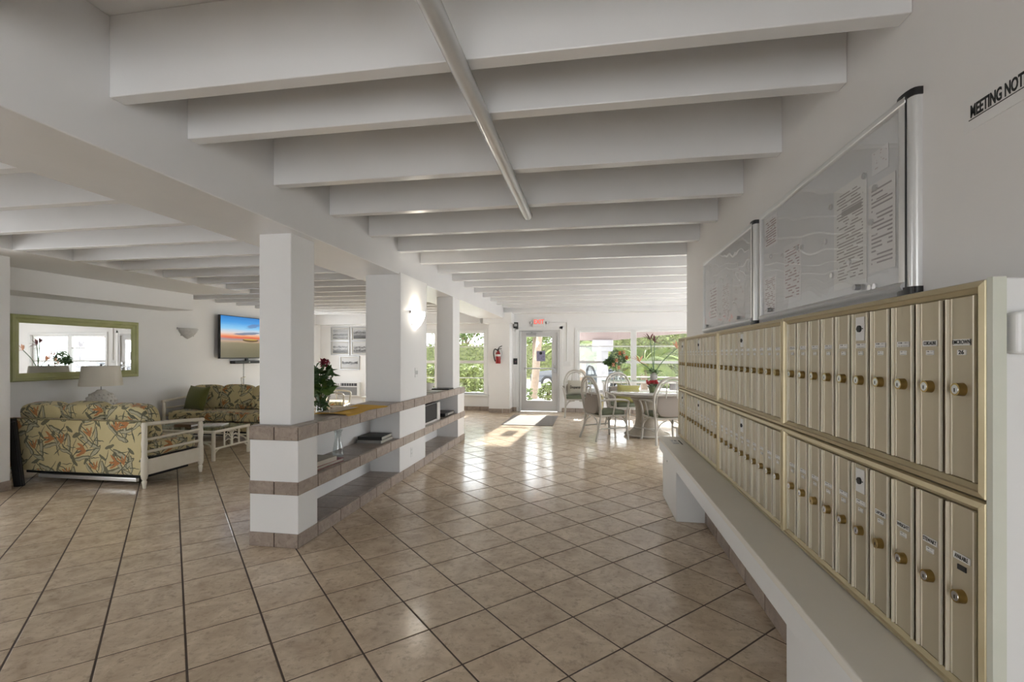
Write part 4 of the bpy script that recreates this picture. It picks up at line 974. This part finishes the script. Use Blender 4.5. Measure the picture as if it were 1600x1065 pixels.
# yellow sheet hanging over the edge and the map on it
m_ = M(); n = 12; vs = []; fs = []
for i in range(n + 1):
    for j in range(n + 1):
        u, v = i / n, j / n; x = -2.375 + .335 * u; y = 3.76 + .80 * v + .05 * math.sin(3 * u) * (1 - v)
        vs.append((x + .012 * math.sin(9 * v) * u, y, ZT + .003 + (.004 * math.sin(7 * v + 4 * u) + .004) - max(0, (u - .93)) * .09))
for i in range(n):
    for j in range(n): a_ = i * (n + 1) + j; fs.append((a_, a_ + n + 1, a_ + n + 2, a_ + 1))
k = len(vs); vs2 = [(p[0], p[1], p[2] - .0015) for p in vs]
m_.add(vs + vs2, fs + [tuple(k + i for i in reversed(f)) for f in fs]); lift(m_.build('yellow_sheet', 'yellow', smooth=60), 'large yellow paper sheet curling over the counter edge', 'paper')
lift(M().box(-2.372, -2.225, 3.84, 4.30, ZT + .0125, ZT + .0145).build('folded_map', 'map', uv=('x', 'y')), 'pale printed map lying on the yellow sheet', 'map')
lift(M().tube([(-2.36, 3.845, ZT + .019), (-2.27, 3.86, ZT + .019)], .004, 6).build('pen', 'greymetal', smooth=40), 'grey pen lying on the printed map', 'pen')
def book(x0, x1, y0, y1, z0, h, col, label, spine='y0', rz=0., group='books on the half-wall shelf'):
    b = thing('book', label, 'book', ((x0 + x1) / 2, (y0 + y1) / 2, z0), rz, group)
    dx, dy = (x1 - x0) / 2, (y1 - y0) / 2
    c = mat('book_cover', col, .45)
    cm = M().box(-dx, dx, -dy, dy, 0, .003).box(-dx, dx, -dy, dy, h - .003, h)
    if spine == 'y0': cm.box(-dx, dx, -dy, -dy + .003, .003, h - .003)
    else: cm.box(dx - .003, dx, -dy, dy, .003, h - .003)
    cm.build('cover', c, b)
    if spine == 'y0': M().box(-dx + .005, dx - .005, -dy + .003, dy - .005, .003, h - .003).build('pages', 'cream', b)
    else: M().box(-dx + .005, dx - .003, -dy + .005, dy - .005, .003, h - .003).build('pages', 'cream', b)
    return b
book(-2.34, -2.12, 3.37, 3.82, ZS, .026, (.22, .02, .03), 'dark red book at the bottom of the low stack', 'y0', -.06)
book(-2.32, -2.13, 3.37, 3.72, ZS + .0265, .036, (.50, .46, .38), 'cream book on top of the dark red book', 'x1', -.10)
book(-2.41, -2.335, 3.42, 3.62, ZS, .115, (.10, .025, .03), 'thick maroon book standing behind the cream book', 'x1')
book(-2.40, -2.13, 4.60, 4.90, ZS, .030, (.30, .29, .27), 'grey-white book under the black book', 'y0')
book(-2.395, -2.135, 4.61, 4.89, ZS + .0305, .034, (.02, .02, .018), 'black glossy book on top of the grey book', 'y0', .04)
gv = thing('glass_carafe', 'slender clear glass carafe on the half-wall shelf', 'carafe', (-2.255, 3.98, ZS))
M().lathe([(0, .004), (.048, .004), (.05, .03), (.038, .10), (.026, .16), (.03, .21), (.042, .235), (.039, .235), (.027, .21), (.023, .16), (.035, .10), (.046, .03), (.044, .012), (0, .012)], n=22).build('glass', 'vglass', gv, smooth=50)
mv = thing('microwave', 'black-fronted silver microwave on the far shelf', 'microwave', (-2.26, 6.17, ZS))
M().box(-.15, .13, -.33, .33, .004, .255).build('case', 'greymetal', mv, bevel=.006)
M().box(.13, .142, -.325, .17, .03, .245).build('door', 'blackm', mv, bevel=.003)
M().box(.13, .148, .18, .20, .02, .25).build('handle', 'silver', mv)
M().box(.13, .140, .215, .325, .02, .25).build('control_panel', 'silver', mv)
M().box(.128, .136, -.33, .33, .002, .028).build('base_trim', 'silver', mv)
dp = thing('media_player', 'flat black media player on the far shelf', 'media player', (-2.24, 6.93, ZS))
M().box(-.14, .13, -.22, .22, .008, .055).build('case', 'black', dp, bevel=.004)
M().box(.13, .134, -.1, .2, .018, .045).build('front_panel', 'greymetal', dp)
for q in (-.16, .16): M().box(-.1, .1, q - .02, q + .02, 0, .008).build('foot', 'blackm', dp)
lift(M().box(-2.455, -2.09, 6.82, 7.06, ZT, ZT + .018).build('black_tray', 'black', bevel=.003), 'thin black tray at the foot of the slim column', 'tray')
for k in range(3):
    lift(M().box(-2.40 + .05 * k, -2.14 + .01 * k, 6.02 + .16 * k, 6.34 + .14 * k, ZT + .001 + .0035 * k, ZT + .004 + .0035 * k).build('loose_papers', 'tagw' if k != 1 else 'greymetal'), ('white leaflet', 'grey folder', 'white form')[k] + ' lying on the far counter beside the wide column', 'paper')
bw = M().lathe([(0, .0), (.05, .0), (.06, .01), (.10, .07), (.11, .11), (.104, .11), (.09, .07), (.05, .015), (0, .015)], (-2.36, 6.62, ZT), 20)
lift(bw.build('white_bowl', 'ceramic', smooth=50), 'white bowl on the far counter by the window', 'bowl')

# ------------------------------------------------------------------ rattan dining chairs, table
def rattan_chair(name, label, loc, rz, front='floral', pillow=None, group=None, seat='sage'):
    c = thing(name, label, 'chair', loc, rz, group)
    for sx in (-1, 1):
        M().tube(cat_rom([(sx * .27, .26, 0), (sx * .255, .245, .2), (sx * .25, .24, .42)], 4), .019, 8).build('leg', 'rattang', c, smooth=50)
        M().tube(cat_rom([(sx * .25, -.34, 0), (sx * .225, -.27, .22), (sx * .225, -.24, .40)], 4), .019, 8).build('leg', 'rattang', c, smooth=50)
        M().tube(cat_rom([(sx * .262, -.27, .655), (sx * .305, -.10, .672), (sx * .32, .10, .665), (sx * .30, .245, .635), (sx * .265, .262, .55), (sx * .25, .24, .42)], 5), .017, 8).build('arm', 'rattang', c, smooth=50)
        M().tube([(sx * .25, -.02, .40), (sx * .313, -.02, .665)], .012, 7).build('arm_spindle', 'rattang', c, smooth=50)
        M().tube(cat_rom([(sx * .26, .25, .22), (sx * .25, .17, .34), (sx * .24, .04, .375)], 5), .011, 7).build('side_brace', 'rattang', c, smooth=50)
        M().tube(cat_rom([(sx * .25, .245, .24), (sx * .17, .245, .35), (sx * .05, .245, .375)], 5), .011, 7).build('front_brace', 'rattang', c, smooth=50)
        M().tube(cat_rom([(sx * .23, -.29, .17), (sx * .16, -.265, .31), (sx * .05, -.25, .37)], 5), .011, 7).build('back_brace', 'rattang', c, smooth=50)
        M().tube([(sx * .24, -.28, .20), (sx * .262, .25, .20)], .011, 7).build('stretcher', 'rattang', c, smooth=50)
    arch = cat_rom([(-.225, -.24, .38), (-.262, -.27, .62), (-.255, -.30, .80), (-.17, -.33, .97), (0, -.34, 1.035), (.17, -.33, .97), (.255, -.30, .80), (.262, -.27, .62), (.225, -.24, .38)], 6)
    M().tube(arch, .021, 9).build('back_frame', 'rattang', c, smooth=50)
    inner = [Vector((p.x * .84, p.y + .004, .40 + (p.z - .40) * .93)) for p in arch]
    M().tube(inner, .011, 7).build('inner_arch', 'rattang', c, smooth=50)
    bk = M()
    for x in (-.09, .09): bk.tube([(x, -.325, .72), (x * .8, -.335, .99)], .008, 6)
    bk.tube([(-.235, -.305, .76), (.235, -.305, .76)], .010, 7)
    bk.tube([(-.22, -.262, .47), (.22, -.262, .47)], .010, 7)
    bk.build('back_spindles', 'rattang', c, smooth=50)
    fr_ = M()
    for a_, b__ in (((-.25, .24, .40), (.25, .24, .40)), ((.25, .24, .40), (.225, -.24, .40)), ((.225, -.24, .40), (-.225, -.24, .40)), ((-.225, -.24, .40), (-.25, .24, .40))): fr_.tube([a_, b__], .016, 8)
    fr_.build('seat_frame', 'rattang', c, smooth=50)
    M().box(-.23, .23, -.23, .235, .395, .412).build('seat_base', 'blackm', c)
    M().cushion((0, .01, .445), (.49, .49, .085), (0, 0, 0), .35, 8).build('seat_cushion', seat, c, smooth=60, uv='box')
    M().cushion((0, -.262, .60), (.43, .04, .35), (R(-8), 0, 0), .5, 8).build('back_panel', 'taupe', c, smooth=60)
    if front: M().cushion((0, -.205, .60), (.42, .10, .32), (R(-10), 0, 0), .45, 8).build('back_cushion', front, c, smooth=60, uv='box')
    return c
TC = (.93, 8.50)
rattan_chair('rattan_chair', 'rattan armchair with taupe back turned side-on to the round table', (.22, 8.13, 0), R(-58))
rattan_chair('rattan_chair', 'rattan armchair with its taupe back towards the mailboxes, at the round table', (1.13, 7.95, 0), R(14))
rattan_chair('rattan_chair', 'rattan armchair holding a yellow-green pillow behind the round table', (.60, 9.42, 0), R(180 + 18), front=None)
rattan_chair('rattan_chair', 'rattan armchair with sage seat beside the exit door', (-.35, 10.90, 0), R(180 + 5), front=None)
rattan_chair('rattan_chair', 'rattan armchair with floral cushions in the lounge behind the counter', (-5.05, 8.75, 0), R(-75), seat='floral')
pw_ = M().pillow((.66, 9.25, .655), .44, .36, .13, (R(14), R(3), R(14)))
lift(pw_.build('throw_pillow', mat('yellow_green_fabric', (.34, .33, .10), .9, var=(8, (.42, .38, .16)), bump=(250, .3)), smooth=60), 'yellow-green throw pillow on the rattan chair behind the table', 'pillow')
pw_ = M().pillow((-.34, 10.83, .665), .42, .33, .12, (R(10), 0, R(5)))
pw_.m(1); text_mesh(pw_, 'Dopamine', .085, frameT((-.345, 10.757, .672), (1, .087, 0), (0, .16, 1)), .002, .0015, .8)
lift(pw_.build('throw_pillow', ['cream', 'ink'], smooth=60), 'cream throw pillow lettered in black script on the chair by the door', 'pillow')
rt = thing('round_table', 'round glass-topped table on a wicker pedestal', 'table', (TC[0], TC[1], 0))
M().lathe([(0, .735), (.60, .735), (.615, .742), (.60, .75), (0, .75)], n=48).build('glass_top', mat('glossy_table_top', (.50, .49, .46), .06, coat=.5), rt, smooth=30)
M().lathe([(.50, .70), (.56, .70), (.565, .72), (.56, .735), (.50, .735), (.50, .70)], n=48).build('rim', 'rattang', rt, smooth=50)
M().lathe([(0, 0), (.36, 0), (.37, .03), (.30, .06), (.21, .14), (.18, .30), (.19, .50), (.25, .64), (.32, .70), (0, .70)], n=28).build('pedestal', mat('wicker', (.33, .29, .23), .8, var=(60, (.42, .37, .30)), bump=(90, .6)), rt, smooth=50)
m_ = M()
for z, r in ((.035, .375), (.145, .213), (.64, .255)): m_.tube([(r * math.cos(t * math.pi / 12), r * math.sin(t * math.pi / 12), z) for t in range(24)], .014, 7, closed=True)
m_.build('cane_rings', 'rattang', rt, smooth=50)
rp_ = thing('flower_pot', 'small pot of red flowers on the round table', 'flower pot', (1.03, 8.48, .7505))
M().lathe([(0, 0), (.05, 0), (.075, .07), (.07, .10), (0, .10)], n=16).build('pot', mat('green_pot', (.14, .17, .08), .5), rp_, smooth=50)
r_ = random.Random(5); m_ = M(); leaf_quads(m_, (0, 0, .11), (.09, .09, .04), 40, .03, r_, shell=.1); m_.build('foliage', 'leaf', rp_)
for k in range(7):
    m_ = M(); a = k * .9; leaf_quads(m_, (.085 * math.cos(a) * (k > 0), .085 * math.sin(a) * (k > 0), .165 + .015 * (k % 2)), (.036, .036, .03), 26, .022, r_, shell=.3); m_.build('flower', 'redflower', rp_)
# console with the arrangements in front of the window
wc = thing('window_console', 'white console table with glass top under the window', 'console table', (1.15, 11.22, 0))
M().box(-.95, .95, -.22, .22, .80, .815).build('glass_top', 'tglass', wc, bevel=.002)
M().box(-.93, .93, -.20, .20, .755, .80).build('top_frame', 'white', wc, bevel=.005)
for sx in (-1, 1):
    for sy in (-1, 1): M().tube([(sx * .88, sy * .17, 0), (sx * .88, sy * .17, .755)], .02, 8).build('leg', 'white', wc, smooth=50)
fa = thing('floral_arrangement', 'leafy arrangement of orange lilies in a glass vase by the window', 'flower arrangement', (.57, 11.22, .8155))
M().lathe([(0, 0), (.055, 0), (.05, .08), (.06, .20), (.075, .24), (.071, .24), (.055, .20), (.045, .08), (.05, .01), (0, .01)], n=18).build('vase', 'vglass', fa, smooth=50)
r_ = random.Random(11); m_ = M(); leaf_quads(m_, (0, 0, .48), (.22, .16, .22), 150, .05, r_, shell=.1); m_.build('foliage', 'leaf2', fa)
m_ = M(); leaf_quads(m_, (-.17, 0, .42), (.14, .12, .09), 80, .06, r_, shell=.1); leaf_quads(m_, (.1, 0, .5), (.15, .1, .12), 40, .05, r_, shell=.1); m_.build('dark_foliage', 'leaf', fa)
for (x, z, k_) in ((.05, .62, 'orange'), (.20, .52, 'orange'), (-.02, .46, 'peach'), (-.09, .36, 'peach'), (.03, .30, 'peach'), (.14, .64, 'peach')):
    m_ = M()
    for q in range(6):
        a = q * math.pi / 3; blade(m_, (x, -.14, z), (math.cos(a), -.9, math.sin(a)), .075, .02, .1, 3)
    m_.build('flower', k_, fa)
m_ = M()
for q in range(6): m_.tube([(.02 * q - .05, 0, .02), (.09 * q - .22, .02, .5)], .004, 5)
m_.build('stems', 'leaf', fa)
bp_ = thing('strelitzia_arrangement', 'tall arrangement of long-stemmed exotic blooms in a pot by the window', 'flower arrangement', (1.38, 11.22, .8155))
M().lathe([(0, 0), (.06, 0), (.085, .06), (.08, .14), (.05, .18), (0, .18)], n=18).build('pot', mat('stone_pot', (.36, .33, .32), .7, bump=(40, .5)), bp_, smooth=50)
for (x, z, k_) in ((-.08, .92, 'plum'), (.50, .72, 'peach'), (-.31, .42, 'peach'), (.02, .86, 'plum')):
    M().tube(cat_rom([(0, 0, .15), (x * .45, 0, .15 + (z - .15) * .55), (x, -.02, z)], 5), .011, 6).build('stem', mat('stem_green', (.10, .16, .09), .5), bp_, smooth=50)
    m_ = M()
    for q in range(5):
        a = -.5 + .55 * q; blade(m_, (x, -.02, z), (math.sin(a - .6) + (.4 if x > 0 else -.4), -.25, math.cos(a)), .22, .026, .15, 4)
    m_.build('flower', k_, bp_)
m_ = M()
for k in range(12): a = k * .55; blade(m_, (0, 0, .14), (math.cos(a), math.sin(a) * .7, .9), .30, .036, .45)
m_.build('foliage', 'leaf', bp_)
m_ = M(); leaf_quads(m_, (-.02, -.05, .20), (.13, .1, .08), 60, .035, r_, shell=.1); m_.build('grey_foliage', 'leaf2', bp_)
wt = thing('side_table', 'white side table in the lounge near the air conditioner', 'side table', (-4.25, 9.35, 0))
M().box(-.38, .38, -.3, .3, .50, .54).build('table_top', 'white', wt, bevel=.004)
for sx in (-1, 1):
    for sy in (-1, 1): M().box(sx * .34 - .02, sx * .34 + .02, sy * .26 - .02, sy * .26 + .02, 0, .5).build('leg', 'white', wt)
lift(M().box(-4.42, -4.05, 9.22, 9.46, .541, .60).m(1).box(-4.40, -4.2, 9.215, 9.22, .555, .585).build('document_tray', ['tagw', 'black'], bevel=.003), 'white document tray on the lounge side table', 'tray')

# ------------------------------------------------------------------ outdoors
GZ = -.22
def outdoor_ground(name, x0, x1, y0, y1, z, mk, label): return struct(M().box(x0, x1, y0, y1, z - .3, z).build(name, mk), label, 'ground')
outdoor_ground('ground_paving', -60, 60, 11.9, 24, GZ, mat('pale_paving', (.50, .49, .47), .8, var=(1.5, (.56, .55, .53))), 'pale concrete paving outside the windows')
outdoor_ground('ground_road', -60, 60, 24, 32, GZ - .01, mat('asphalt', (.16, .155, .17), .9, var=(3, (.19, .185, .2))), 'grey asphalt road beyond the paving')
outdoor_ground('ground_lawn', -60, 60, 32, 90, GZ, mat('lawn', (.17, .19, .08), .9, var=(2, (.25, .25, .12))), 'lawn beyond the road')
outdoor_ground('doorstep', -2.4, -.2, 11.9, 13.2, -.02, mat('step_concrete', (.5, .49, .47), .8), 'concrete doorstep outside the exit door')
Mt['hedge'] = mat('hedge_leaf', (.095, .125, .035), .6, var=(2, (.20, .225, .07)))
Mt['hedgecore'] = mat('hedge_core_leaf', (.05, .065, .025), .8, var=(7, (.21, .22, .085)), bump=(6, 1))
Mt['treeleaf'] = mat('tree_leaf', (.09, .14, .04), .6, var=(1, (.18, .23, .09)))
Mt['palmleaf'] = mat('palm_leaf', (.10, .15, .03), .55, var=(6, (.22, .26, .07)))
Mt['bark'] = mat('bark', (.19, .14, .105), .9, var=(8, (.28, .21, .16)), bump=(20, .6))
def hedge(label, x0, x1, y0, y1, h, n, r_):
    hd = thing('hedge', label, 'hedge', ((x0 + x1) / 2, (y0 + y1) / 2, GZ))
    cx, cy = (x1 - x0) / 2, (y1 - y0) / 2
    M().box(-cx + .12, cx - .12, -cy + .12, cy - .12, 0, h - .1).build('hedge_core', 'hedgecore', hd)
    m_ = M()
    for _ in range(n):
        f = r_.random()
        if f < .55: p = (r_.uniform(-cx, cx), -cy + r_.uniform(-.06, .12), r_.uniform(0, h))
        elif f < .9: p = (r_.uniform(-cx, cx), r_.uniform(-cy, cy), h + r_.uniform(-.12, .07))
        else: p = (r_.choice((-cx, cx)), r_.uniform(-cy, cy), r_.uniform(0, h))
        leaf_quads(m_, p, (.05, .05, .05), 1, .11, r_, shell=0)
    o = m_.build('foliage', 'hedge', hd); o['kind'] = 'stuff'
    return hd
r_ = random.Random(21)
hedge('clipped green hedge across the road, seen through the lounge window', -16, -5.0, 20.5, 22.2, 1.05, 5200, r_)
hedge('tall yellow-green hedge along the lawn', -30, 4, 34, 36, 2.4, 5200, r_)
hedge('tall dense hedge behind the palms at the dining window', -1.5, 9.5, 27.0, 28.5, 3.0, 5200, r_)
hedge('clipped hedge beside the palms beyond the dining window', 3.5, 12, 24.2, 25.4, 1.3, 3800, r_)
def shrub(label, loc, rad, n, size, mk, group=None):
    s_ = thing('shrub', label, 'shrub', loc, 0, group)
    M().tube([(0, 0, 0), (0, 0, rad[2] * 1.2)], .03, 6).build('stem', 'bark', s_)
    m_ = M(); leaf_quads(m_, (0, 0, rad[2] * 1.05), rad, n, size, r_, shell=.35); o = m_.build('foliage', mk, s_); o['kind'] = 'stuff'
    return s_
for k in range(4): shrub('low leafy shrub just outside the lounge window sill', (-4.9 + .66 * k, 12.75 + .1 * (k % 2), GZ), (.29, .28, .40), 260, .07, 'hedge', 'shrubs under the lounge window')
shrub('round green shrub on the paving outside the door', (-1.45, 16.4, GZ), (.42, .42, .34), 420, .08, 'hedge')
shrub('small green shrub beside the pale car', (-2.25, 15.6, GZ), (.34, .34, .30), 300, .07, 'treeleaf')
def tree(label, loc, h, rad, n, size, lean=0., group='trees beyond the road'):
    t = thing('tree', label, 'tree', loc, 0, group)
    m_ = M().tube(cat_rom([(0, 0, 0), (lean * .4, 0, h * .35), (lean, .1, h * .75)], 4), [.17 * (1 - .07 * q) for q in range(9)], 9)
    for q in range(5): a = q * 1.26; m_.tube([(lean * .6, .05, h * .45), (lean + rad[0] * .6 * math.cos(a), rad[1] * .6 * math.sin(a), h * .95)], [.08, .02], 6)
    m_.build('trunk', 'bark', t, smooth=50)
    m_ = M()
    for q in range(7):
        a = q * .9; leaf_quads(m_, (lean + rad[0] * .5 * math.cos(a) * (q > 0), rad[1] * .5 * math.sin(a) * (q > 0), h + rad[2] * .35 * math.sin(q * 2.3)), [v * .62 for v in rad], n // 7, size, r_, shell=.3)
    o = m_.build('crown', 'treeleaf', t); o['kind'] = 'stuff'
    return t
tree('leafy tree behind the hedge, left of the group', (-17, 40, GZ), 5.0, (3.6, 3, 2.4), 2600, .24)
tree('leafy tree behind the hedge, in front of the lounge window', (-10.5, 38, GZ), 4.6, (3.2, 3, 2.3), 2600, .24)
tree('leafy tree straight beyond the exit door', (-4.4, 39.5, GZ), 4.0, (2.8, 2.4, 2.2), 2400, .2)
tree('slender leaning tree on the paving outside the exit door', (-2.15, 17.6, GZ), 5.4, (1.4, 1.2, .9), 1400, .11, .45, None)
tree('leafy tree beyond the dining window', (6.5, 40, GZ), 4.5, (3.0, 3, 2.2), 2200, .24)
tree('leafy tree at the edge of the lawn beyond the palms', (13, 36, GZ), 4.4, (3.4, 3, 2.3), 2200, .24)
def palm(label, loc, h, nf, ln, r_):
    p = thing('palm_tree', label, 'palm', loc, r_.uniform(0, 3))
    M().tube([(0, 0, 0), (.02, 0, h * .3), (.04, 0, h * .7), (.03, 0, h)], [.17, .13, .12, .14], 10).build('trunk', 'bark', p, smooth=50)
    m_ = M(); n = 9; sp_ = []
    for i in range(n + 1): t = i / n; sp_.append(Vector((ln * .9 * t, 0, ln * (.42 * t - .62 * t * t))))
    m_.tube(sp_, [.018 * (1 - .8 * i / n) for i in range(n + 1)], 5)
    for i in range(1, 22):
        t = i / 22; c = Vector((ln * .9 * t, 0, ln * (.42 * t - .62 * t * t))); l = ln * .42 * math.sin(math.pi * (.12 + .85 * t)) ** .7
        for sg_ in (-1, 1): m_.add([c, c + Vector((l * .25 + .02, sg_ * l * .5 + sg_ * .0, .03 - l * .05)), c + Vector((l * .55, sg_ * l * .9, -l * .35)), c + Vector((l * .2, sg_ * l * .5, -l * .08))], [(0, 1, 2), (0, 2, 3)])
    f0 = m_.build('frond', 'palmleaf', p)
    for k in range(nf):
        f = f0 if k == 0 else f0.copy()
        if k: C.objects.link(f); f.parent = p
        f.location = (.03, 0, h); f.rotation_euler = (0, R(r_.uniform(-38, 22)), k * 2.4 + r_.uniform(-.2, .2))
    return p
palm('palm with a rusty trunk beside the porch column', (-.35, 16.0, GZ), 1.75, 14, 1.3, r_)
palm('palm with broad fronds behind the lily arrangement', (2.0, 18.9, GZ), 1.3, 18, 1.5, r_)
palm('palm with arching fronds between the mullion and the dark car', (5.6, 20.2, GZ), 1.4, 18, 1.6, r_)
palm('tall palm beyond the exit door', (-3.1, 26, GZ), 3.0, 15, 1.8, r_)
Mt['porchw'] = mat('porch_grey_white', (.40, .39, .42), .7, bump=(30, .2))
pc = thing('porch', 'white porch column with pale stucco beam outside the window', 'porch', (.30, 14.0, GZ))
M().box(-.155, .155, -.155, .155, 0, 1.72).build('column_shaft', 'porchw', pc, bevel=.01)
M().box(-.29, .29, -.29, .29, 1.72, 2.04).build('capital', 'porchw', pc, bevel=.01)
for z in (.55, 1.1): M().box(-.159, .159, -.159, .159, z, z + .015).build('joint_band', 'greymetal', pc)
ar = [(-.88, 2.04), (-.3, 2.04), (.35, 2.04), (.9, 2.10), (1.6, 2.17), (2.5, 2.24), (3.6, 2.28), (3.6, 2.75), (-.88, 2.75)]
M().prism(ar, 'y', -.2, .2).build('porch_beam', mat('pink_stucco', (.30, .235, .225), .8, bump=(40, .3)), pc)
M().box(-.88, 3.6, -2.05, .2, 2.75, 2.95).build('porch_shade_roof', 'porchw', pc)  # roof slab above the view, added to shade the column and beam
for xx in (3.3,): M().box(xx - .155, xx + .155, -.155, .155, 0, 2.1).build('column_shaft', 'porchw', pc, bevel=.01)
def car(label, loc, rz, col, h=1.45, L_=4.4):
    c = thing('parked_car', label, 'car', loc, rz)
    hl = L_ / 2; k = h / 1.45
    pr = [(-hl, .35), (-hl, .75 * k), (-hl + .15, .88 * k), (-hl + .95, .94 * k), (hl - .9, .94 * k), (hl - .12, .84 * k), (hl, .7 * k), (hl, .35)]
    M().prism(pr, 'y', -.85, .85).build('body', mat('car_paint', col, .25, .3, coat=.6), c, bevel=.05)
    cb = [(-hl + .55, .93 * k), (-hl + .95, h - .03), (.45, h), (1.2, .93 * k)]
    M().prism(cb, 'y', -.74, .74).build('cabin', mat('car_roof', col, .25, .3, coat=.6), c, bevel=.04)
    wd = [(-hl + .72, .97 * k), (-hl + 1.02, h - .11), (.40, h - .09), (1.0, .97 * k)]
    for sy in (-1, 1): M().prism(wd, 'y', sy * .742, sy * .75).build('side_window', 'black', c)
    for sx in (-1, 1):
        for sy in (-1, 1):
            M().cyl((sx * (hl - .85), sy * .70, .32), (sx * (hl - .85), sy * .88, .32), .32, n=20).m(1).cyl((sx * (hl - .85), sy * .875, .32), (sx * (hl - .85), sy * .885, .32), .19, n=16).build('wheel', ['blackm', 'silver'], c, smooth=40)
    return c
car('dark car parked outside the dining window', (4.9, 16.6, GZ), R(4), (.02, .02, .03), 1.35)
car('blue-grey car parked beyond the exit door', (-.6, 23.0, GZ), R(172), (.055, .062, .075), 1.4)
